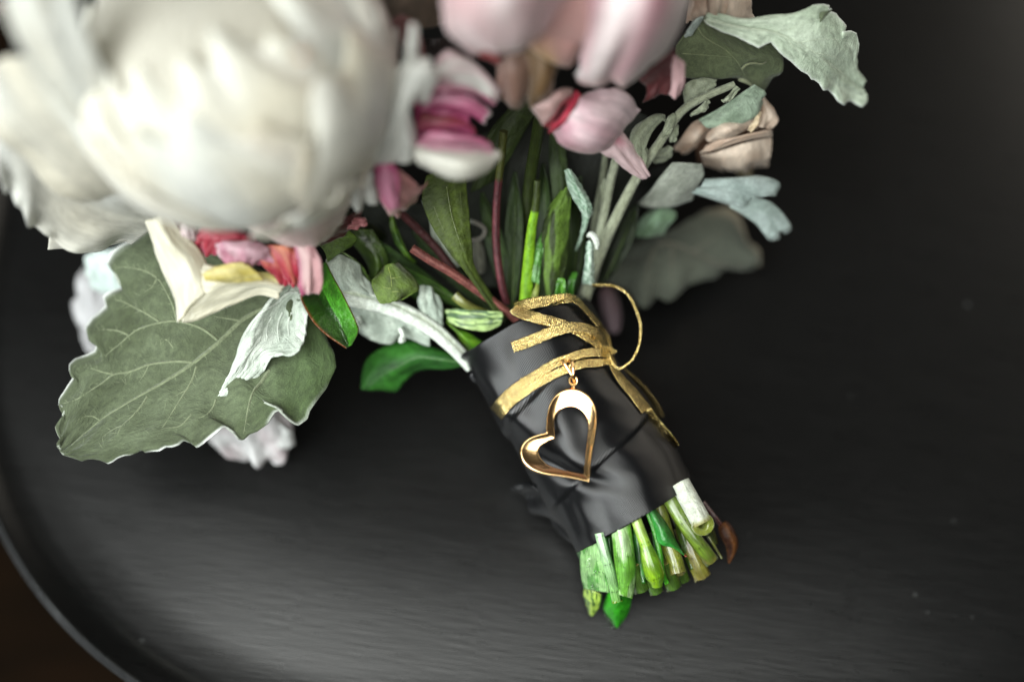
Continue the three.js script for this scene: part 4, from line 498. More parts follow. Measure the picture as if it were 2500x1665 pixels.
// ── green leaves and bare stems between the flowers and the wrap
const leafT2 = (label, rows, a, b, o = {}) => { const t = thing('green_leaf', label, 'leaf'); const m = part(t, 'blade', net(rows, { nu: 22, nv: 36, thick: 0.45, wave: (u, v) => (o.keel ?? 0.6) * Math.abs(u) + 0.25 * noise(u * 3, v * 5, o.seed ?? 2), col: o.col ?? ((u, v) => mixc(S(a), S(b), clamp(0.5 + 0.6 * noise(u * 3, v * 5, o.seed ?? 2) + (o.side ?? 0) * u))), ...o }), o.mat ?? M.leaf); if (o.vein) part(m, 'vein', veins(m, o.vein, 0.2, S(o.vc ?? b)), M.leaf); return t; };
leafT2('glossy green pointed leaf folded along its rib, hanging below the white peony', [[[734, 720, 66], [752, 690, 64], [772, 650, 66], [796, 640, 64]], [[738, 738, 64], [770, 716, 61.5], [790, 694, 62], [812, 672, 61]], [[764, 786, 60], [794, 756, 58], [812, 740, 58], [838, 720, 57]], [[798, 820, 57], [820, 796, 55.5], [834, 784, 55], [868, 782, 54]], [[836, 844, 55], [842, 832, 54], [848, 826, 53.6], [874, 810, 52]], [[845, 851, 54], [849, 848, 54], [852, 846, 53.8], [858, 842, 53]]], '', '', { keel: 0, col: (u, v) => Math.abs(u) > 0.965 ? S('#6a3a1c') : u < 0.12 ? mixc(S('#2c5a10'), S('#14300c'), clamp(0.5 + 0.5 * noise(u * 3, v * 5, 3))) : mixc(S('#4f9c2c'), S('#3a7c20'), clamp(0.5 + 0.6 * noise(u * 3, v * 6, 4))) });
leafT2('small rounded yellow green leaf draped over the pale stalk', [[[930, 658, 52], [944, 646, 52.6], [972, 640, 53]], [[908, 684, 52.4], [950, 672, 53.2], [1004, 668, 52.6]], [[913, 712, 52.8], [960, 702, 53.6], [1024, 702, 52]], [[924, 736, 53], [962, 730, 53.4], [1008, 718, 52.2]], [[934, 742, 53], [956, 738, 53.2], [984, 730, 52.8]]], '', '', { mat: M.dull, seed: 3, col: (u, v) => mixc(S('#5a7030'), S('#262e0c'), clamp(0.5 + 1.1 * noise(u * 2.4, v * 2.4, 5) + 0.2 * u)), keel: 0.2, vein: [[[[948, 650], [956, 690], [955, 732]], 0.8], [[[954, 680], [984, 676], [1008, 680]], 0.5], [[[955, 705], [930, 700], [914, 696]], 0.5], [[[956, 712], [980, 712], [1004, 716]], 0.5]], vc: '#8c9a4c' });
leafT2('broad dark green leaf lying low between the grey leaf and the wrap', [[[1138, 876, 35.0], [1140, 884, 35.0], [1136, 894, 34.0]], [[1070, 852, 35.0], [1080, 876, 36.0], [1090, 902, 32.0]], [[1000, 832, 34.0], [1020, 872, 35.0], [1040, 902, 30.0]], [[950, 842, 32.0], [980, 886, 33.0], [1008, 912, 28.0]], [[906, 868, 30.0], [936, 906, 31.0], [984, 934, 26.0]], [[888, 894, 29.0], [912, 926, 29.0], [966, 956, 24.0]], [[880, 948, 27.0], [892, 952, 27.0], [930, 950, 24.0]]], '#2f6a22', '#1d4a18', { seed: 7, nv: 50, keel: 0.1, mat: M.dull, vein: [[[[1120, 884], [1060, 876], [1020, 872], [980, 890], [930, 918], [895, 945]], 1.2]], vc: '#3f6e2c' });
leafT2('speckled pale leaf stub with torn skin at the upper corner of the wrap', [[[1088, 756, 44], [1092, 770, 44], [1098, 784, 43]], [[1130, 756, 46], [1132, 778, 46], [1138, 800, 44]], [[1180, 758, 47], [1182, 782, 46], [1184, 806, 43]], [[1226, 764, 46], [1228, 776, 46], [1222, 790, 44]]], '', '', { mat: M.stem, col: mottle(S('#a9c48a'), S('#3a5c34'), 3.4, 41) });
leafT2('yellow green sheath leaf tucked into the top edge of the wrap', [[[1086, 776, 40], [1094, 790, 41], [1110, 800, 40]], [[1104, 806, 39], [1122, 814, 40.5], [1146, 812, 39]], [[1132, 842, 37], [1150, 842, 38], [1180, 836, 37]], [[1160, 870, 34], [1174, 868, 34], [1200, 860, 34]]], '#6f9c22', '#3c7a1c', { seed: 9, side: 0.5 });
leafT2('dim olive leaf with fine parallel veins rising beside the white peony petals', [[[1222, 782, 44], [1228, 780, 44], [1232, 776, 43]], [[1142, 668, 50], [1150, 664, 50.5], [1158, 660, 49]], [[1100, 616, 52], [1126, 606, 53], [1148, 600, 51]], [[1058, 556, 53], [1100, 540, 54], [1144, 528, 52]], [[1032, 490, 54], [1086, 470, 54.6], [1136, 446, 52]], [[1040, 430, 54], [1088, 410, 54], [1140, 390, 52]]], '#4a5a22', '#333f16', { seed: 11, mat: M.dull, vein: [[[[1090, 450], [1104, 530], [1130, 610], [1154, 664]], 1.4], [[[1058, 500], [1082, 560], [1120, 620]], 0.6], [[[1122, 460], [1130, 540], [1142, 610]], 0.6]], vc: '#4f5c28' });
leafT2('pale underside strip of a leaf edging the olive leaf', [[[1028, 490, 46], [1034, 488, 47], [1042, 490, 46]], [[1046, 540, 45], [1058, 536, 46], [1070, 540, 45]], [[1054, 580, 44], [1074, 576, 45], [1092, 580, 44]], [[1090, 636, 43], [1102, 630, 44], [1110, 622, 43]], [[1112, 656, 42], [1120, 652, 42.6], [1128, 650, 42]]], '#b9c2b2', '#98a292', { seed: 13, mat: M.felt });
leafT2('small bright leaf blade curving beside the red stem under the peony', [[[948, 516, 46], [954, 514, 46.5], [962, 522, 46]], [[952, 560, 45], [962, 556, 46], [974, 560, 45]], [[962, 596, 44], [974, 592, 45], [988, 596, 44]], [[984, 622, 43], [994, 622, 43.5], [1002, 624, 43]], [[1006, 640, 41], [1010, 642, 41], [1014, 644, 41]]], '#5c7f22', '#33521a', { seed: 15 });
leafT2('shaded leaf blade beneath the peony between the petals and the pale stalk', [[[838, 570, 46], [872, 560, 47], [910, 560, 46]], [[870, 610, 45], [900, 600, 46], [940, 612, 45]], [[896, 650, 44], [922, 640, 45], [948, 646, 44]], [[900, 690, 43], [912, 690, 43.5], [926, 688, 43]]], '#46601c', '#22340e', { seed: 17 });
leafT2('narrow olive leaf crossing behind the small rounded leaf', [[[788, 612, 50], [800, 600, 51], [816, 606, 50]], [[834, 630, 49], [846, 622, 50], [860, 628, 49]], [[868, 652, 48], [880, 648, 49], [888, 654, 48]], [[900, 690, 46], [906, 688, 46.4], [908, 694, 46]]], '#5f7a3a', '#3a5222', { seed: 19 });
leafT2('green sheath leaf with brown stains standing by the thick green stem', [[[1336, 730, 44], [1346, 728, 45], [1356, 726, 44]], [[1326, 660, 46], [1348, 652, 48], [1382, 640, 46]], [[1326, 590, 47], [1352, 580, 49.5], [1386, 570, 47]], [[1340, 520, 48], [1360, 510, 50], [1390, 500, 48]], [[1372, 470, 48], [1380, 460, 49], [1392, 440, 48]]], '', '', { seed: 21, mat: M.dull, col: mottle(S('#4f6a26'), S('#26330f'), 2.2, 51) });
leafT2('tall dark leaf behind the stained sheath leaf', [[[1362, 730, 38], [1372, 728, 39], [1380, 726, 38]], [[1354, 620, 41], [1374, 614, 42], [1394, 610, 41]], [[1352, 500, 42], [1370, 490, 43], [1390, 490, 42]], [[1344, 400, 43], [1362, 390, 44], [1382, 400, 43]], [[1346, 330, 43], [1356, 320, 44], [1368, 324, 43]]], '#30421a', '#1c2a0e', { seed: 23, mat: M.dull });
leafT2('slender bright leaflet springing from the node of the thick green stem', [[[1302, 688, 47], [1308, 690, 47.5], [1312, 694, 47]], [[1304, 640, 47], [1311, 640, 48], [1318, 642, 47]], [[1312, 602, 47], [1318, 600, 47.5], [1326, 600, 47]], [[1326, 570, 46], [1329, 568, 46], [1332, 570, 46]]], '#5c9048', '#3c7428', { seed: 25 });
leafT2('short bright green bract just above the gold loop', [[[1352, 728, 45], [1368, 724, 45.2], [1382, 726, 45]], [[1358, 700, 46], [1370, 694, 46.3], [1380, 702, 46]], [[1366, 682, 46], [1370, 678, 46.4], [1374, 682, 46]]], '#5fa02a', '#2f6a14', { seed: 27 });
leafT2('second bright green bract beside the first above the gold loop', [[[1380, 724, 43], [1390, 722, 43.2], [1398, 724, 43]], [[1388, 690, 44], [1396, 686, 44.2], [1402, 690, 44]], [[1402, 668, 43], [1405, 666, 43], [1408, 668, 43]]], '#4f8a2a', '#24580f', { seed: 29 });
for (const [rows, a, label, seed] of [[[[[1140, 720, 30], [1200, 700, 31], [1250, 720, 30]], [[1120, 600, 30], [1180, 580, 32], [1240, 590, 30]], [[1120, 480, 32], [1190, 460, 33], [1250, 470, 32]], [[1150, 340, 34], [1200, 320, 35], [1250, 340, 34]]], '#131b0b', 'deep leaf coloured dark for shade behind the upright red stem', 31], [[[[1250, 730, 31], [1300, 720, 32], [1330, 730, 31]], [[1230, 600, 32], [1300, 580, 34], [1350, 590, 32]], [[1236, 440, 36], [1300, 420, 37], [1350, 440, 36]], [[1250, 300, 38], [1300, 280, 39], [1340, 300, 38]]], '#111709', 'deep leaf coloured dark for shade behind the thick green stem', 33], [[[[950, 640, 30], [1020, 660, 31], [1100, 720, 30]], [[900, 560, 32], [980, 570, 33], [1080, 620, 32]], [[880, 500, 34], [980, 490, 35], [1080, 510, 34]]], '#0e1508', 'deep leaf coloured dark for shade behind the slanting red stem', 35], [[[[1000, 700, 34], [1060, 720, 35], [1120, 750, 34]], [[960, 650, 34], [1030, 660, 35], [1110, 700, 34]]], '#101609', 'deep leaf coloured dark for shade over the pale stalk by the slanting red stem', 37], [[[[1400, 720, 28], [1450, 700, 29], [1500, 640, 28]], [[1390, 560, 32], [1450, 540, 33], [1540, 520, 32]], [[1380, 400, 36], [1450, 380, 37], [1560, 380, 36]], [[1400, 280, 38], [1480, 260, 39], [1580, 280, 38]]], '#11160e', 'deep leaf coloured dark for shade behind the grey sprig stems', 39], [[[[1150, 470, 44], [1170, 460, 45], [1200, 440, 44]], [[1170, 400, 46], [1210, 380, 48], [1250, 370, 46]], [[1200, 320, 47], [1250, 290, 49], [1290, 300, 47]], [[1260, 250, 48], [1290, 240, 49], [1320, 260, 48]]], '#2c3818', 'dim green leaf between the white petals and the pink peony', 41], [[[[1500, 560, 24], [1540, 540, 25], [1580, 520, 24]], [[1520, 480, 26], [1580, 460, 27], [1640, 440, 26]], [[1560, 420, 28], [1640, 400, 29], [1720, 400, 28]]], '#0d100b', 'leaf coloured dark for the shaded gap below the peach rose', 43]]) leafT2(label, rows, a, a, { seed, mat: M.dull });  // near black colours hold the shade deep in the bouquet
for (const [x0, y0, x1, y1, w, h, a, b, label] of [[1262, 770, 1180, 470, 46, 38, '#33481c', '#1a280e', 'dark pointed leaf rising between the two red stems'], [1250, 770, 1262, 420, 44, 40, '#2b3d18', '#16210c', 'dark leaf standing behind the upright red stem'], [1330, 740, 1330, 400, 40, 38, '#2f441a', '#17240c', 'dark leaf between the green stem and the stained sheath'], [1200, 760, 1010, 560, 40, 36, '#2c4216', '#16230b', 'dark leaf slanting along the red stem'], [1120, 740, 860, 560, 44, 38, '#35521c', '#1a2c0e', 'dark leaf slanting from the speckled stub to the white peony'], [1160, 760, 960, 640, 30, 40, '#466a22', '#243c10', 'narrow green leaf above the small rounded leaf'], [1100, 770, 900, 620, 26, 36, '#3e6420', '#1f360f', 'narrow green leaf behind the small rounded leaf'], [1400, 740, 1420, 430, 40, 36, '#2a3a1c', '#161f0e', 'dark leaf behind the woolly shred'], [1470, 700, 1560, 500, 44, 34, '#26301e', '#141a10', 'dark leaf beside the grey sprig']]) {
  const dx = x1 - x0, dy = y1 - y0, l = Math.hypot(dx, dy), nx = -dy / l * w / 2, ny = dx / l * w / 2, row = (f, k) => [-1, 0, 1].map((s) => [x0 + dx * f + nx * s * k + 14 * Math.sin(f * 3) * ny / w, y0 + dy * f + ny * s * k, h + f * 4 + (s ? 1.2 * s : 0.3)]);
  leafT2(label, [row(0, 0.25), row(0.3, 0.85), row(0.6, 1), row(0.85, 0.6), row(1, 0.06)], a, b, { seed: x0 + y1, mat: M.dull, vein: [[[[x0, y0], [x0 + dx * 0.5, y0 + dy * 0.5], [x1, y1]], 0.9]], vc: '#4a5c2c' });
}
stemT('red_stem', 'slanting reddish brown woody stem entering the wrap at its upper edge', [[1006, 606, 52], [1052, 636, 51], [1100, 664, 50], [1150, 698, 48], [1200, 734, 46], [1262, 780, 42]], 1.3, { col: (a, v) => mixc(S('#7a4a44'), S('#5a2c2c'), clamp(0.5 + 0.5 * Math.cos(a * 6) + 0.4 * noise(a * 3, v * 20, 3))), mat: M.dull, cut: S('#8a5a50') });
stemT('red_stem', 'upright dark red stem between the olive leaf and the thick green stem', [[1236, 740, 42], [1222, 680, 45], [1212, 600, 47], [1212, 500, 50], [1222, 400, 54], [1230, 320, 58]], 1.15, { col: (a, v) => v > 0.72 ? S('#3c4018') : mixc(S('#5c2c34'), S('#3a161c'), clamp(0.5 + 0.6 * Math.cos(a * 4))), mat: M.dull });
stemT('red_stem', 'dark maroon stem running up behind the slanting stem to the white peony', [[1130, 690, 44], [1060, 600, 46], [990, 530, 50], [920, 470, 56]], 1.2, { col: () => S('#3a1a1c'), mat: M.dull });
{ const t = stemT('green_stalk', 'thick bright green stem with a pale node standing on the gold loop', [[1284, 738, 44], [1287, 690, 46], [1292, 620, 48], [1298, 560, 50], [1308, 500, 52], [1312, 440, 54]], (v) => 1.95 - 0.95 * v, { k: 18, mat: M.dull, col: (a, v) => v > 0.74 ? S('#2f3a12') : mixc(S('#7aa81e'), S('#5f8c18'), clamp(0.5 + 0.5 * Math.cos(a * 3) + 0.4 * noise(a * 2, v * 20, 3))) }); part(t, 'node', tube([[1304, 732, 46], [1308, 714, 47], [1312, 698, 46.5], [1312, 684, 46]], (v) => 1.2 - 0.8 * v, { n: 16, k: 12, col: (a, v) => mixc(S('#a0a860'), S('#6f8a30'), v) }), M.stem); }
stemT('green_stalk', 'short glossy olive stem lying above the speckled leaf stub', [[1110, 720, 47], [1130, 738, 47], [1158, 754, 46], [1190, 766, 44]], (v) => 1.5 - 0.4 * v, { col: () => S('#6f7438') });
stemT('grey_curl', 'dim grey curled leaf edge looping beside the olive leaf', [[1130, 590, 42], [1134, 560, 43], [1142, 540, 43], [1166, 546, 42], [1184, 560, 42], [1176, 580, 42], [1150, 588, 42]], 0.7, { cat: 'leaf', mat: M.felt, col: (a, v) => mixc(S('#b2bab0'), S('#5f5c54'), step(0.2, 0.5, v)) });
leafT2('grey green leaf stub at the foot of the olive leaf', [[[1140, 590, 36], [1160, 584, 37], [1180, 590, 36]], [[1146, 630, 36], [1166, 624, 37], [1186, 640, 36]], [[1160, 668, 35], [1174, 668, 36], [1186, 664, 35]]], '#6a6a5c', '#4f5046', { seed: 47, mat: M.felt });

// ───────── flowers ─────────
const B = { cream: S('#e3decf'), white: S('#e4e5e1'), blush: S('#e6cfcb'), pink: S('#d99ab4'), rose: S('#c04a80'), red: S('#b41238'), crim: S('#8c0a20'), salmon: S('#c86a50'), yellow: S('#d8cc7c'), ivory: S('#f3efdc'), peach: S('#f0e0d0'), peachD: S('#c8a890'), palepink: S('#e4c6cc'), tan: S('#a9824a') };
const ruf = (amp, f, s, from = 0.55) => (u, v) => amp * Math.max(step(from, 1, Math.abs(u)) * 0.8, step(from, 1, v)) * (noise(u * f, v * f, s) * 1.4 + 0.4 * Math.sin((u + v) * f * 4));
const petal = (t, rows, col, o = {}, label) => { const s = rows[0][0][0] + rows[0][0][1] * 3, w0 = o.wave ?? (() => 0); o = { ...o, wave: (u, v) => w0(u, v) + (o.soft ?? 0.8) * noise(u * 1.8 + s, v * 2.2, s) + 0.35 * noise(u * 4, v * 5, s + 1) * Math.max(Math.abs(u), v) }; const flat = col, c0 = typeof col === 'function' ? col : () => flat; col = (u, v, p, k) => mulc(c0(u, v, p, k), 0.93 + 0.09 * noise(u * 9, v * 1.6, s) + 0.05 * noise(u * 20, v * 3, s)); return petalMesh(t, rows, col, o, label); };
const petalMesh = (t, rows, col, o, label) => part(t, 'petal', net(rows, { nu: 28, nv: 32, thick: 0.4, jag: o.jag ?? 0.07, col: typeof col === 'function' ? col : () => col, ...o }), M.petal, label);
const blend = (a, b, fn) => (u, v) => mixc(a, b, clamp(fn(u, v)));
lift = 4;
{ // ── the great white peony: cupped petals wrapped round a ball, its foot towards the wrap
  const t = thing('white_peony', 'huge creamy white peony with crimson flecked inner petals filling one corner of the bouquet', 'flower');
  const C = P(560, 170, 92), foot = P(812, 520, 62).sub(C).normalize(), e1 = V(0, 1, 0).addScaledVector(foot, -foot.y).normalize(), e2 = foot.clone().cross(e1), R = 0.0392;
  const cup = (ph, th1, hw, rr, flare, s, tint) => part(t, 'petal', shell((u, v) => {
    const uu = u * (0.55 + 0.45 * Math.sin(Math.min(1, v * 1.3) * Math.PI / 2)), th = 0.12 + (th1 - 0.12) * v * (1 - 0.13 * u * u + 0.05 * Math.sin(u * 9 + s) * v), a = ph + uu * hw * (1 - 0.25 * step(0.75, 1, v));
    const r = R * rr * (0.93 + 0.07 * Math.sin(v * 3)) * (1 + flare * v * v * v + 0.035 * noise(u * 2, v * 3, s) + 0.03 * step(0.75, 1, v) * Math.sin(u * 11 + s) - 0.015 * u * u);
    return C.clone().addScaledVector(foot, Math.cos(th) * r).addScaledVector(e1, Math.cos(a) * Math.sin(th) * r).addScaledVector(e2, Math.sin(a) * Math.sin(th) * r);
  }, { nu: 36, nv: 36, thick: 0.5, col: (u, v) => mixc(mixc(B.cream, B.white, clamp(0.5 + 0.7 * noise(u * 2 + s, v * 3, s))), tint ?? (s % 2 ? S('#ecccac') : B.blush), clamp(0.85 * step(0.5, 0.0, v) + 0.15 * noise(u * 6, v * 2, s + 1))) }), M.petal);  // base tint also carries the warm crease shade between petal layers
  // core, then outer layers
  const core = new THREE.SphereGeometry(R * 0.86, 40, 28), cc = new Float32Array(core.attributes.position.count * 3); for (let i = 0; i < cc.length; i += 3) cc.set(B.cream, i); core.setAttribute('color', new THREE.BufferAttribute(cc, 3)); core.translate(C.x, C.y, C.z); part(t, 'petal', core, M.petal);
  const rg = rng(17);
  for (let k = 0; k < 7; k++) cup(k / 7 * 6.283 + 0.3 + rg() * 0.4, 2.25 + rg() * 0.3, 0.75, 0.92 + 0.02 * (k % 3), 0.03, 10 + k);
  for (let k = 0; k < 6; k++) cup(k / 6 * 6.283 + 0.9 + rg() * 0.4, 1.7 + rg() * 0.35, 0.8, 0.985 + 0.02 * (k % 3), 0.05, 30 + k);
  cup(-0.15, 0.78, 0.62, 1.06, 0.04, 51, S('#dcbcb8')); cup(0.75, 1.05, 0.6, 1.05, 0.06, 53); cup(-1.05, 1.2, 0.65, 1.06, 0.06, 55);
  // broad guard petals with frilled edges, on the window side
  const gcol = (s) => (u, v) => mixc(B.white, B.cream, clamp(0.4 + 0.6 * noise(u * 2, v * 3, s)));
  petal(t, [[[520, 470, 62], [480, 500, 62], [430, 520, 60], [380, 560, 56], [330, 585, 52]], [[420, 400, 78], [360, 430, 78], [290, 480, 74], [230, 550, 68], [180, 618, 62]], [[330, 340, 88], [260, 360, 88], [190, 400, 84], [120, 470, 78], [76, 570, 72]], [[230, 260, 96], [160, 280, 97], [90, 310, 93], [40, 370, 88], [24, 490, 80]], [[160, 180, 102], [80, 190, 104], [20, 220, 100], [-30, 290, 94], [-10, 420, 86]]], gcol(3), { nu: 70, nv: 90, jag: 0.13, wave: (u, v) => 1.4 * noise(u * 3, v * 4, 3) + 1.5 * Math.sin(v * 17 + 3 * noise(v * 4, 1, 2)) * step(0.35, 1, u) + 0.7 * Math.sin(v * 43) * step(0.75, 1, u) });
  petal(t, [[[540, 440, 62], [480, 480, 60], [390, 510, 58], [310, 536, 56]], [[380, 360, 92], [310, 390, 90], [230, 430, 86], [150, 480, 80]], [[250, 250, 104], [170, 280, 103], [80, 310, 98], [20, 350, 90]], [[140, 90, 112], [50, 120, 112], [-30, 150, 106], [-60, 200, 98]]], gcol(7), { nu: 40, nv: 44, wave: (u, v) => 1.2 * noise(u * 3, v * 4, 6) + 0.9 * Math.sin(v * 15) * step(0.5, 1, u) });
  petal(t, [[[560, 420, 70], [500, 450, 66], [440, 470, 62]], [[330, 270, 106], [270, 280, 105], [200, 300, 102]], [[220, 90, 122], [140, 110, 122], [60, 140, 118]], [[180, -60, 130], [90, -50, 130], [0, -20, 126]]], gcol(11), { nu: 30, nv: 40, wave: (u, v) => 1.5 * noise(u * 3, v * 4, 16) });
  petal(t, [[[400, 500, 60], [360, 540, 57], [320, 590, 53]], [[300, 510, 62], [250, 550, 59], [210, 614, 55]], [[200, 500, 64], [140, 540, 62], [110, 600, 58]]], gcol(13), { nu: 30, nv: 30, wave: (u, v) => 1.2 * Math.sin(u * 6 + v * 4) + 0.8 * noise(u * 4, v * 4, 5) });
  // dark fleck of dye on the ball
  petal(t, [[[728, 132, 133], [734, 128, 133.6], [744, 128, 133]], [[724, 144, 132], [736, 138, 133], [748, 140, 132]]], S('#d0903c'), { nu: 6, nv: 6 });
  // petals at the shaded side: white folds with raspberry linings
  petal(t, [[[884, 420, 80], [930, 406, 82], [990, 396, 82], [1016, 390, 80]], [[918, 330, 86], [960, 330, 89], [1000, 336, 88], [1014, 330, 84]], [[952, 240, 90], [980, 250, 94], [1000, 270, 93], [1006, 280, 88]], [[980, 164, 92], [1004, 180, 96], [1016, 220, 95], [1008, 262, 90]], [[1010, 136, 92], [1040, 150, 94], [1060, 200, 93], [1050, 262, 89]], [[1016, 134, 91], [1044, 146, 92], [1066, 190, 91], [1056, 256, 88]]], B.white, { nu: 30, nv: 40, wave: (u, v) => 0.8 * noise(u * 3, v * 4, 4) });
  petal(t, [[[990, 190, 92], [996, 180, 93], [1000, 170, 92]], [[994, 110, 95], [1006, 104, 96], [1018, 108, 95]], [[996, 60, 97], [1008, 54, 97.5], [1020, 66, 97]]], B.white, { nu: 12, nv: 18 });
  petal(t, [[[990, 220, 74], [1010, 290, 76], [1000, 370, 74]], [[1070, 200, 76], [1080, 290, 79], [1076, 360, 76]], [[1140, 220, 75], [1150, 290, 77], [1150, 350, 75]]], (u, v) => mixc(B.rose, S('#a83468'), clamp(0.4 + noise(u * 2, v * 3, 3))), { jag: 0.12 });
  petal(t, [[[1050, 226, 82], [1058, 180, 84], [1064, 140, 84]], [[1100, 224, 82], [1104, 170, 85], [1100, 122, 84]], [[1150, 224, 80], [1160, 180, 83], [1150, 142, 82]], [[1186, 246, 78], [1200, 216, 80], [1186, 176, 80]], [[1200, 256, 76], [1212, 236, 77], [1200, 210, 77]]], (u, v) => mixc(mixc(B.white, B.palepink, clamp(0.6 + noise(u * 3, v * 3, 5) * 0.6)), B.rose, 0.8 * step(-0.45, -0.95, u + 0.25 * noise(v * 5, u * 2, 6))), { wave: ruf(0.9, 4, 3) });
  petal(t, [[[1020, 272, 80], [1036, 250, 81], [1050, 226, 80]], [[1070, 268, 80], [1084, 250, 81.5], [1090, 230, 80]], [[1130, 280, 79], [1144, 262, 81], [1150, 240, 79]], [[1176, 296, 77], [1188, 284, 78], [1182, 262, 77]], [[1182, 300, 76], [1192, 290, 76.6], [1190, 276, 76]]], (u, v) => v > 0.72 ? mixc(B.pink, B.white, step(0.72, 0.85, v)) : mixc(B.rose, B.pink, clamp(0.5 + 0.5 * u + 0.4 * noise(u * 3, v * 4, 2))), { wave: ruf(0.5, 4, 5) });
  petal(t, [[[1014, 320, 78], [1020, 296, 79], [1030, 272, 78]], [[1070, 322, 78], [1080, 300, 79.5], [1084, 280, 78]], [[1130, 320, 77], [1140, 306, 78], [1130, 290, 77]], [[1160, 330, 76], [1162, 322, 76], [1156, 312, 76]]], (u, v) => mixc(B.rose, B.crim, clamp(0.4 + 0.6 * noise(u * 2, v * 3, 7) + 0.4 * u)), {});
  petal(t, [[[1018, 352, 82], [1030, 330, 83], [1060, 322, 82]], [[1090, 352, 82], [1104, 336, 83], [1110, 330, 82]], [[1160, 352, 80], [1170, 344, 81], [1176, 338, 80]], [[1200, 368, 78], [1202, 358, 78.6], [1196, 348, 78]]], (u, v) => mixc(B.pink, B.rose, clamp(0.3 + 0.7 * noise(u * 2, v * 4, 12) + 0.5 * u)), {});
  petal(t, [[[1010, 350, 84], [1014, 376, 86], [1018, 402, 84]], [[1070, 352, 85], [1070, 388, 88], [1060, 424, 84]], [[1130, 358, 85], [1130, 402, 88], [1116, 438, 83]], [[1184, 362, 82], [1184, 396, 84], [1172, 424, 80]], [[1210, 372, 80], [1212, 378, 80.6], [1208, 392, 79]]], (u, v) => mixc(mixc(B.white, B.cream, 0.4), B.pink, 0.9 * step(-0.35, -0.9, u + 0.3 * noise(v * 6, u * 2, 16)) + 0.15 * step(0.6, 1, u)), { wave: (u, v) => 1.0 * (1 - u * u) });
  petal(t, [[[900, 440, 76], [930, 420, 78], [970, 410, 77]], [[910, 470, 73], [950, 470, 76], [1010, 440, 74]], [[930, 500, 70], [970, 510, 72], [1036, 460, 70]], [[950, 524, 66], [984, 520, 67], [1050, 440, 68]]], blend(S('#d8b0b0'), S('#b8807e'), (u, v) => 0.5 + 0.5 * u + 0.4 * noise(u * 3, v * 3, 5)), { wave: ruf(0.6, 4, 7) });
  petal(t, [[[916, 406, 82], [936, 398, 83], [958, 396, 82]], [[918, 440, 80], [944, 436, 82], [976, 430, 80]], [[926, 478, 77], [952, 476, 79], [978, 468, 77]], [[952, 512, 74], [964, 514, 74.6], [978, 508, 74]]], (u, v) => mixc(S('#dc96b4'), B.rose, clamp(Math.abs(u) * 1.1 - 0.35 + 0.8 * step(0.3, 0, v))), {});
  petal(t, [[[838, 440, 80], [870, 420, 82], [910, 416, 81]], [[836, 470, 79], [876, 456, 82], [914, 446, 80]], [[842, 500, 76], [880, 490, 79], [922, 480, 77]], [[850, 508, 74], [882, 506, 76], [920, 490, 75]]], B.white, { wave: (u, v) => 1.2 * Math.sin(u * 6) * v });
  petal(t, [[[780, 600, 60], [800, 570, 64], [820, 540, 64]], [[830, 580, 58], [846, 550, 62], [860, 520, 62]], [[866, 560, 56], [880, 540, 59], [890, 512, 60]]], S('#5c1418'), {}); petal(t, [[[846, 560, 62], [856, 544, 63], [866, 528, 62]], [[868, 562, 61], [880, 548, 62], [890, 530, 61]], [[884, 556, 60], [890, 546, 60.6], [894, 536, 60]]], S('#c47a7e'), {});
  // soft lower cup petal, and the crimson flecked small petals under it
  petal(t, [[[460, 452, 84], [600, 452, 96], [740, 450, 96], [862, 440, 84]], [[480, 490, 80], [610, 500, 93], [740, 500, 92], [862, 480, 80]], [[540, 530, 74], [630, 550, 84], [740, 556, 84], [848, 524, 74]], [[640, 570, 68], [690, 592, 74], [760, 594, 74], [818, 556, 68]], [[690, 592, 65], [720, 602, 68], [760, 602, 68], [790, 584, 65]]], blend(S('#ece2dc'), S('#d9b4b4'), (u, v) => v * 0.9 + 0.2 * noise(u * 5, v * 3, 3)), { nu: 40, wave: (u, v) => 0.8 * noise(u * 3, v * 2, 4) });
  petal(t, [[[396, 512, 66], [440, 502, 68], [500, 500, 69], [540, 520, 68]], [[402, 540, 64], [450, 530, 67], [510, 530, 68], [560, 560, 66]], [[426, 560, 62], [464, 552, 65], [512, 552, 66], [570, 580, 64]]], (u, v) => mixc(B.red, B.salmon, clamp(0.5 + 0.8 * u)), { wave: ruf(0.6, 4, 3) });
  petal(t, [[[434, 556, 66], [450, 548, 68], [470, 546, 67]], [[440, 580, 65], [458, 570, 68], [480, 568, 66]], [[452, 602, 63], [464, 596, 65], [480, 590, 63]]], S('#e2d0d2'), {});
  petal(t, [[[480, 562, 66], [510, 556, 68], [560, 552, 68], [620, 566, 66]], [[470, 590, 66], [510, 586, 69], [560, 582, 69], [630, 590, 66]], [[480, 610, 64], [510, 616, 66], [556, 612, 67], [620, 606, 64]], [[500, 620, 62], [520, 624, 63], [560, 624, 64], [600, 620, 62]]], (u, v) => mixc(B.red, B.rose, clamp(0.3 + 0.7 * noise(u * 3, v * 3, 6))), { wave: ruf(0.8, 4, 9, 0.2) });
  petal(t, [[[530, 596, 70], [560, 590, 71], [610, 588, 71], [650, 600, 69]], [[526, 614, 70], [566, 612, 72], [616, 612, 72], [660, 620, 69]], [[552, 640, 68], [580, 640, 70], [620, 634, 70], [680, 640, 68]], [[572, 650, 66], [596, 652, 67], [626, 648, 67], [660, 652, 66]]], (u, v) => mixc(S('#dfb8c4'), B.rose, clamp(-0.2 + 0.9 * v + 0.6 * noise(u * 3, v * 3, 16))), { wave: ruf(0.8, 4, 19, 0.2) });
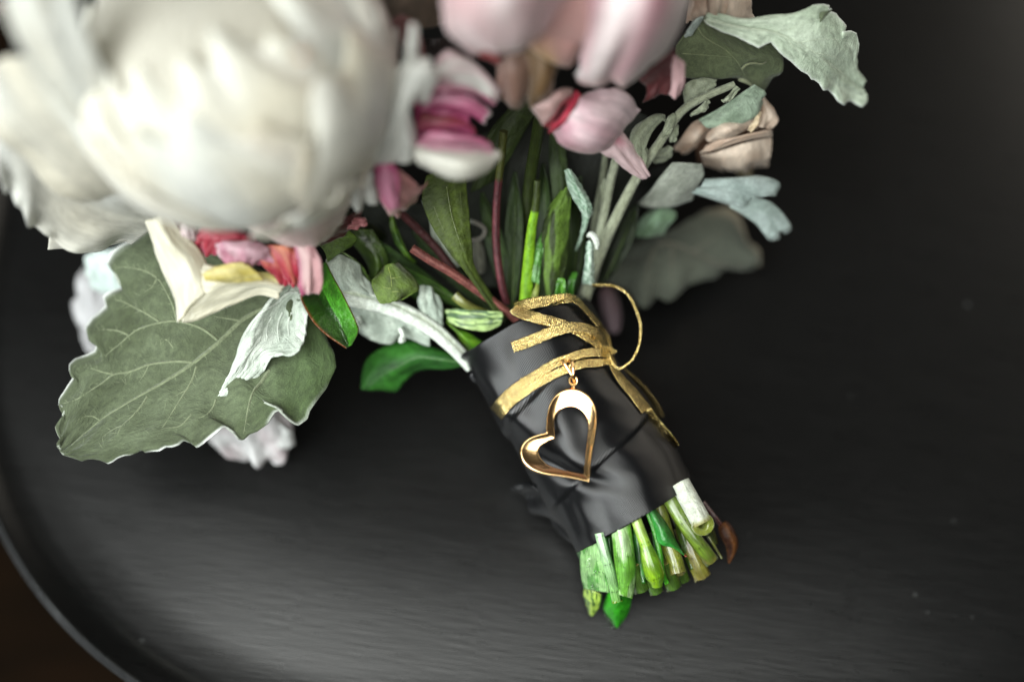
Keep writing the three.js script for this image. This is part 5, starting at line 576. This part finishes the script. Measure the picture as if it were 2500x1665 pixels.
  petal(t, [[[620, 600, 68], [670, 596, 70], [720, 600, 69]], [[640, 640, 68], [690, 636, 70], [730, 640, 68]], [[670, 680, 66], [706, 676, 68], [740, 680, 66]], [[690, 700, 64], [716, 700, 65], [746, 704, 64]]], (u, v) => mixc(S('#d0764e'), B.red, clamp(0.2 + v + 0.5 * noise(u * 4, v * 4, 26))), { wave: ruf(0.7, 4, 29, 0.2) });
  petal(t, [[[716, 596, 70], [740, 590, 72], [768, 600, 71]], [[722, 640, 70], [752, 634, 73], [786, 640, 71]], [[728, 690, 68], [754, 690, 71], [786, 684, 69]], [[742, 718, 66], [758, 724, 67], [776, 716, 66]]], (u, v) => u < -0.5 ? mixc(B.rose, S('#e0bcbe'), step(-1, -0.5, u)) : mixc(S('#e0c0c0'), S('#d8a8ac'), clamp(0.5 + u)), { wave: (u) => 1.2 * (1 - u * u) });
  // ivory guard petal folded to a point below the ball
  petal(t, [[[348, 540, 66], [380, 528, 68], [400, 518, 67]], [[372, 604, 66], [412, 590, 70], [446, 566, 67]], [[402, 670, 65], [450, 640, 69], [486, 606, 66]], [[428, 740, 64], [470, 690, 68], [520, 660, 65]], [[442, 792, 62], [480, 736, 67], [560, 690, 65]]], B.ivory, { nu: 22, nv: 34, thick: 0.8, wave: (u, v) => 0.4 * noise(u * 3, v * 4, 3) }, 'ivory outer petal folded to a point');
  petal(t, [[[440, 788, 62.4], [452, 740, 66], [476, 690, 67], [500, 640, 66]], [[476, 778, 62.4], [500, 730, 66.6], [520, 690, 68], [540, 650, 66]], [[540, 748, 62], [560, 712, 66], [580, 690, 67], [600, 660, 66]], [[620, 722, 62], [636, 700, 65], [646, 690, 66], [656, 666, 65]], [[686, 730, 61], [692, 712, 63], [698, 700, 64], [700, 680, 63]]], (u, v) => mixc(B.ivory, B.yellow, step(0.1, 0.85, u) * step(0.05, 0.3, v)), { nu: 24, nv: 36, thick: 0.8, wave: (u, v) => 0.5 * noise(u * 3, v * 4, 13) }, 'lower half of the ivory petal with yellow hollow');
  petal(t, [[[494, 668, 69.6], [530, 650, 71], [570, 640, 71], [600, 646, 70]], [[504, 684, 69.4], [546, 676, 70.6], [590, 670, 70.6], [636, 672, 69.4]], [[520, 690, 68.6], [560, 692, 69], [606, 690, 69], [644, 684, 68.6]]], (u, v) => mixc(S('#d2c25e'), S('#e2d894'), clamp(0.5 + 0.8 * noise(u * 2, v * 8, 3))), { nu: 20, nv: 14 });
  // stalk under the calyx
  part(t, 'stalk', tube([P(800, 500, 66), P(900, 560, 34), P(1040, 640, 18), P(1240, 780, 24)], 1.9, { n: 30, col: () => S('#1c260c') }), M.stem);
  part(t, 'sepal', net([[[760, 580, 56], [800, 560, 60], [850, 560, 56]], [[790, 610, 52], [820, 590, 55], [870, 580, 52]], [[800, 640, 48], [826, 620, 50], [860, 600, 48]]], { nu: 14, nv: 14, col: () => S('#5f7a34') }), M.leaf);
}
lift = -6;
{ // ── pink peony at the upper edge
  const t = thing('pink_peony', 'pale pink peony with smooth cupped petals and yellowish bases at the upper edge', 'flower');
  const pc = (a, b, f) => blend(S(a), S(b), f);
  { const g = new THREE.SphereGeometry(0.034, 40, 28).scale(1.15, 0.8, 0.95), c = new Float32Array(g.attributes.position.count * 3); for (let i = 0; i < c.length; i += 3) c.set(S('#d8a8a4'), i); g.setAttribute('color', new THREE.BufferAttribute(c, 3)); const q = P(1385, -190, 92); g.translate(q.x, q.y, q.z); part(t, 'petal', g, M.petal, 'inner ball of petals'); }
  petal(t, [[[1082, -120, 118], [1170, -130, 128], [1270, -130, 128], [1400, -120, 116]], [[1074, -40, 114], [1170, -40, 128], [1290, -30, 128], [1400, -30, 114]], [[1086, 40, 108], [1170, 50, 122], [1280, 50, 122], [1370, 10, 110]], [[1116, 90, 102], [1180, 102, 114], [1270, 96, 114], [1330, 60, 106]], [[1160, 126, 98], [1200, 130, 104], [1250, 120, 104], [1290, 96, 100]]], pc('#f2e6e8', '#dab0b6', (u, v) => 0.25 + 0.5 * Math.abs(u) + 0.3 * noise(u * 3, v * 3, 3)), { nu: 36, nv: 36, wave: (u, v) => 0.8 * noise(u * 2, v * 3, 3) });
  petal(t, [[[1150, 110, 94], [1200, 104, 97], [1270, 96, 96]], [[1170, 134, 92], [1210, 136, 94], [1256, 112, 93]], [[1206, 154, 89], [1220, 150, 90], [1232, 130, 90]]], S('#a8141e'), {});
  petal(t, [[[1270, -120, 106], [1360, -120, 110], [1470, -120, 108]], [[1262, 0, 102], [1360, 0, 108], [1480, 0, 104]], [[1270, 90, 96], [1350, 90, 103], [1460, 80, 98]], [[1310, 132, 92], [1360, 142, 97], [1410, 140, 93]], [[1340, 150, 88], [1370, 160, 90], [1396, 158, 88]]], (u, v) => mixc(S('#d9aca6'), S('#c9a460'), clamp(step(0.3, -0.6, u) * step(0.35, 0.8, v) + 0.3 * step(0.7, 1, v))), { nu: 30 });
  petal(t, [[[1420, -140, 112], [1500, -140, 120], [1600, -140, 118], [1700, -140, 104]], [[1424, -20, 108], [1520, -30, 120], [1610, -30, 118], [1688, -30, 104]], [[1424, 80, 102], [1510, 70, 116], [1590, 60, 114], [1668, 60, 100]], [[1408, 160, 96], [1480, 150, 107], [1560, 140, 106], [1630, 130, 95]], [[1404, 190, 92], [1460, 196, 98], [1520, 196, 98], [1590, 172, 91]], [[1420, 206, 88], [1456, 216, 90], [1510, 216, 90], [1550, 198, 87]]], (u, v) => mixc(mixc(S('#f2e6e8'), S('#d6a4b0'), clamp(0.4 + 0.5 * Math.sin(u * 5 + v * 1.4) + 0.3 * noise(u * 4, v * 2, 4))), S('#c88a7c'), 0.5 * step(0.75, 1, v)), { nu: 44, nv: 40, wave: (u, v) => 1.6 * Math.exp(-Math.pow(u + 0.35 - 0.5 * v, 2) * 16) + 0.7 * noise(u * 2, v * 3, 6) });
  petal(t, [[[1400, 190, 94], [1450, 120, 104], [1520, 40, 110], [1600, -60, 114]], [[1424, 190, 95], [1480, 130, 105.5], [1550, 50, 112.5], [1640, -60, 116]], [[1450, 194, 95], [1510, 140, 106], [1590, 60, 113], [1680, -60, 115]]], S('#f4ecee'), { nu: 20, nv: 34, wave: (u) => 0.8 * (1 - u * u) });  // pale strip on the big petal: its fold highlight put in as colour
  petal(t, [[[1560, 200, 80], [1600, 160, 84], [1650, 120, 84]], [[1580, 220, 76], [1620, 190, 79], [1656, 160, 79]], [[1568, 252, 72], [1606, 236, 74], [1640, 220, 74]]], S('#5c0c14'), {}, 'deep red inner petal');
  petal(t, [[[1640, 130, 82], [1656, 140, 83], [1668, 160, 82]], [[1638, 180, 78], [1654, 186, 79], [1672, 196, 78]], [[1628, 230, 74], [1646, 244, 75], [1658, 230, 74]]], S('#d8b4b8'), {});
  // small inner petals and the brownish calyx below
  petal(t, [[[1214, 160, 92], [1240, 130, 94], [1290, 120, 93]], [[1210, 200, 89], [1250, 180, 93], [1300, 170, 91]], [[1224, 236, 85], [1260, 240, 88], [1300, 230, 86]], [[1250, 258, 82], [1270, 260, 83], [1300, 250, 82]]], blend(S('#9a766c'), S('#80604c'), (u, v) => 0.5 + 0.5 * u), {});
  petal(t, [[[1280, 120, 94], [1320, 110, 96], [1362, 130, 94]], [[1290, 180, 91], [1326, 170, 94], [1360, 180, 91]], [[1288, 230, 87], [1320, 230, 90], [1350, 220, 87]], [[1290, 262, 84], [1310, 262, 85], [1330, 250, 84]]], blend(S('#7a5a30'), S('#5f4420'), (u, v) => 0.4 + 0.5 * noise(u * 2, v * 2, 4)), {});
  // tongue shaped guard petal with a crimson fold
  petal(t, [[[1286, 256, 84], [1300, 262, 86], [1330, 250, 86], [1350, 240, 84]], [[1300, 276, 83], [1330, 264, 87], [1350, 236, 87], [1370, 212, 84]], [[1316, 296, 82], [1346, 274, 86], [1376, 236, 86], [1394, 214, 83]], [[1334, 310, 80], [1360, 286, 83], [1386, 250, 83], [1402, 222, 81]]], (u, v) => v > 0.84 ? B.red : mixc(S('#dcc4c4'), S('#c8a09c'), clamp(0.3 + v * 0.5 + 0.4 * noise(u * 2, v * 2, 7))), { wave: (u, v) => 0.5 * (1 - u * u) });
  petal(t, [[[1334, 308, 79.5], [1362, 288, 82.5], [1388, 252, 82.5], [1404, 224, 80.5]], [[1342, 326, 79.5], [1376, 296, 84], [1404, 258, 84], [1422, 228, 81]]], blend(B.red, S('#d01848'), (u, v) => 0.5 + 0.5 * u), { nu: 16, nv: 8 }, 'crimson fold');
  petal(t, [[[1340, 324, 79], [1376, 296, 84], [1404, 258, 84], [1424, 226, 80]], [[1366, 352, 78], [1404, 320, 85], [1440, 272, 84.5], [1470, 216, 80]], [[1400, 364, 76], [1440, 336, 84], [1484, 286, 83], [1500, 216, 79]], [[1442, 366, 74], [1472, 344, 81], [1510, 296, 80], [1534, 230, 77]], [[1466, 360, 72], [1490, 344, 77], [1520, 308, 76], [1556, 252, 74]], [[1484, 348, 71], [1500, 338, 73], [1524, 316, 73], [1564, 268, 72]]], blend(S('#f0dce2'), S('#d8a6b6'), (u, v) => 0.45 - 0.4 * u + 0.5 * noise(u * 2.5, v * 3, 8)), { nu: 36, nv: 36, wave: (u, v) => 0.9 * Math.sin(u * 3 + 1) * v - 1.2 * Math.exp(-Math.pow(u - 0.1, 2) * 12) * step(0.5, 0.9, v) });
  petal(t, [[[1460, 368, 74], [1484, 350, 76], [1508, 326, 75], [1520, 318, 73]], [[1490, 390, 72], [1508, 372, 74.6], [1526, 354, 74], [1540, 344, 72]], [[1528, 418, 70], [1540, 406, 71.6], [1554, 392, 71], [1562, 380, 70]], [[1570, 444, 67], [1576, 440, 67.4], [1584, 434, 67], [1586, 426, 67]]], (u, v) => mixc(S('#e2c8cc'), S('#c86a86'), clamp(0.7 * Math.exp(-Math.pow(u - 0.3, 2) * 9) * step(0.5, 0.15, v))), { nu: 18, nv: 28, wave: (u) => 0.9 * (1 - u * u) }, 'long tongue tip');
  part(t, 'stalk', tube([P(1330, 220, 78), P(1310, 340, 62), P(1290, 480, 50), P(1280, 720, 38)], 1.7, { n: 30, col: () => S('#28330f') }), M.stem);
}
lift = 0;
{ // ── peach roses on the far side
  const t = thing('peach_rose', 'small peach rose with curled petals tucked under the grey leaf', 'flower');
  const pf = (s, k = 0) => (u, v) => mixc(B.peach, B.peachD, clamp(0.25 + k + 0.5 * noise(u * 2, v * 2, s)));
  petal(t, [[[1643, 362, 36], [1660, 340, 40], [1690, 300, 42], [1712, 288, 42]], [[1660, 372, 36], [1690, 350, 41], [1712, 320, 43], [1726, 306, 42]], [[1676, 370, 35], [1700, 362, 38], [1720, 344, 39], [1732, 330, 38]]], pf(3, 0.35), {});  // shade on this petal put in as a browner peach
  petal(t, [[[1722, 338, 42], [1740, 310, 45], [1780, 290, 46], [1830, 270, 44]], [[1730, 346, 43], [1760, 326, 47], [1800, 306, 48], [1846, 290, 45]], [[1760, 350, 41], [1786, 338, 44], [1816, 322, 44], [1850, 312, 42]]], pf(5), {});
  petal(t, [[[1706, 372, 42], [1720, 362, 43.5], [1730, 356, 43]], [[1760, 356, 44], [1766, 346, 46.4], [1770, 340, 45.6]], [[1820, 340, 44], [1824, 330, 46.4], [1828, 322, 45]], [[1868, 330, 42], [1876, 322, 44], [1876, 312, 43]], [[1884, 330, 40], [1889, 324, 41], [1886, 316, 40]]], pf(7, 0.1), { nu: 14, wave: (u) => 1.0 * (1 - u * u) });
  petal(t, [[[1704, 376, 40], [1770, 362, 43], [1830, 346, 43], [1884, 332, 39]], [[1712, 392, 37], [1770, 384, 42], [1830, 372, 42], [1882, 366, 38]], [[1722, 402, 34], [1766, 402, 38], [1826, 398, 39], [1880, 390, 35]], [[1758, 406, 30], [1790, 412, 33], [1830, 416, 34], [1862, 416, 31]]], pf(9, -0.1), { nu: 30, wave: ruf(0.6, 5, 3, 0.6) });
  petal(t, [[[1850, 246, 42], [1862, 240, 43], [1870, 244, 42]], [[1850, 276, 43], [1872, 272, 45], [1896, 292, 43]], [[1836, 310, 43], [1856, 312, 45], [1876, 312, 42]]], pf(11, 0.2), {});
  petal(t, [[[1826, 318, 46], [1840, 296, 47], [1852, 272, 46]], [[1834, 324, 46], [1850, 300, 48], [1860, 276, 46]]], S('#ecd9b8'), { nu: 12, nv: 8 });
  petal(t, [[[1700, 400, 28], [1760, 380, 30], [1830, 360, 30], [1870, 350, 28]], [[1700, 330, 32], [1760, 310, 34], [1830, 290, 34], [1870, 300, 32]]], S('#6a4426'), {});
  part(t, 'sepal', net([[[1800, 412, 30], [1818, 414, 31], [1838, 418, 30]], [[1796, 422, 28], [1816, 428, 29], [1836, 434, 28]]], { nu: 8, nv: 8, col: () => S('#9a8f78') }), M.dull);
  const t2 = thing('peach_rose', 'peach rose cut by the upper edge of the picture above the pale toothed leaf', 'flower');
  petal(t2, [[[1690, 60, 58], [1730, 56, 60], [1790, 60, 60], [1838, 44, 56]], [[1690, 10, 60], [1736, 0, 64], [1790, 0, 64], [1830, 0, 59]], [[1690, -60, 60], [1740, -70, 64], [1790, -70, 64], [1820, -60, 60]]], pf(13, -0.05), { wave: ruf(0.6, 4, 3) });
  petal(t2, [[[1730, 46, 62], [1746, 40, 63], [1766, 44, 62]], [[1726, 0, 65], [1752, -4, 67], [1776, 0, 65]], [[1730, -60, 65], [1752, -64, 67], [1770, -60, 65]]], pf(15, 0.1), {});
  petal(t2, [[[1672, 60, 57], [1690, 52, 58], [1704, 48, 57]], [[1680, 10, 60], [1700, 6, 61], [1722, 10, 60]], [[1690, -50, 60], [1704, -50, 61], [1720, -50, 60]]], pf(17, 0), {});
}
{ // ── flowers mostly hidden behind
  let t = thing('dusky_rose', 'dim dusky bloom in the gap between the white and the pink peony', 'flower');
  petal(t, [[[900, 60, 70], [980, 70, 76], [1080, 60, 70]], [[900, -20, 76], [990, -20, 84], [1090, -20, 76]], [[900, -120, 80], [990, -120, 86], [1090, -120, 80]]], S('#7c6a5c'), {});
  petal(t, [[[930, 120, 78], [960, 100, 80], [990, 110, 78]], [[960, 60, 80], [990, 40, 82], [1020, 60, 80]], [[1010, 190, 76], [1030, 170, 77], [1050, 180, 76]]], S('#7a4a48'), {});
  petal(t, [[[960, 200, 60], [1060, 180, 64], [1160, 160, 60]], [[960, 100, 62], [1060, 90, 66], [1160, 90, 62]]], S('#2a1a18'), {});
  t = thing('maroon_bloom', 'dark maroon petal tip poking out past the frilled white petals', 'flower');
  petal(t, [[[-60, -20, 96], [-20, -10, 97], [36, 4, 96]], [[-60, 10, 95], [-10, 14, 96], [40, 14, 95]], [[-60, 40, 94], [-10, 36, 95], [20, 26, 94]]], S('#4a120e'), {});
  t = thing('white_bloom', 'second white bloom half hidden beneath the large veined leaf', 'flower');
  petal(t, [[[300, 640, 14], [250, 624, 15], [206, 640, 14]], [[300, 720, 12], [240, 720, 14], [180, 700, 12]], [[300, 800, 10], [240, 800, 12], [176, 770, 10]], [[300, 860, 8], [250, 856, 10], [208, 838, 8]], [[310, 880, 7], [270, 874, 8], [244, 852, 7]]], S('#d6d6da'), { jag: 0.22, nu: 34, nv: 40, wave: (u, v) => 1.6 * noise(u * 3, v * 5, 3) + 0.8 * Math.sin(v * 19) * step(0.2, 1, u) }, 'white petal behind the leaf margin');
  petal(t, [[[680, 960, 16], [620, 980, 17], [540, 1010, 16], [480, 1040, 14]], [[716, 1030, 12], [640, 1050, 14], [560, 1060, 13], [494, 1066, 11]], [[726, 1062, 9], [650, 1086, 11], [580, 1090, 10], [508, 1080, 9]], [[712, 1096, 6], [660, 1118, 8], [590, 1116, 8], [540, 1118, 6]], [[680, 1124, 4], [652, 1126, 5], [620, 1122, 5], [560, 1122, 4]]], (u, v) => mixc(S('#e4e4e6'), S('#cfc4c8'), clamp(0.4 + noise(u * 3, v * 3, 4))), { nu: 44, nv: 34, wave: (u, v) => 1.6 * Math.sin(u * 9 + 2 * v) * v + 0.8 * noise(u * 6, v * 6, 7) }, 'frilled white petal tip resting on the tabletop');
  petal(t, [[[676, 1030, 14], [690, 1040, 15], [712, 1050, 14]], [[672, 1080, 10], [690, 1084, 11.5], [718, 1080, 10]], [[676, 1118, 6], [690, 1112, 7], [708, 1098, 6]]], S('#e6e8e8'), { nu: 12, nv: 16, wave: (u, v) => 0.8 * Math.sin(v * 9) });
}
scene.traverse((o) => { if (o.isMesh) o.castShadow = o.receiveShadow = true; });
renderer.render(scene, camera);
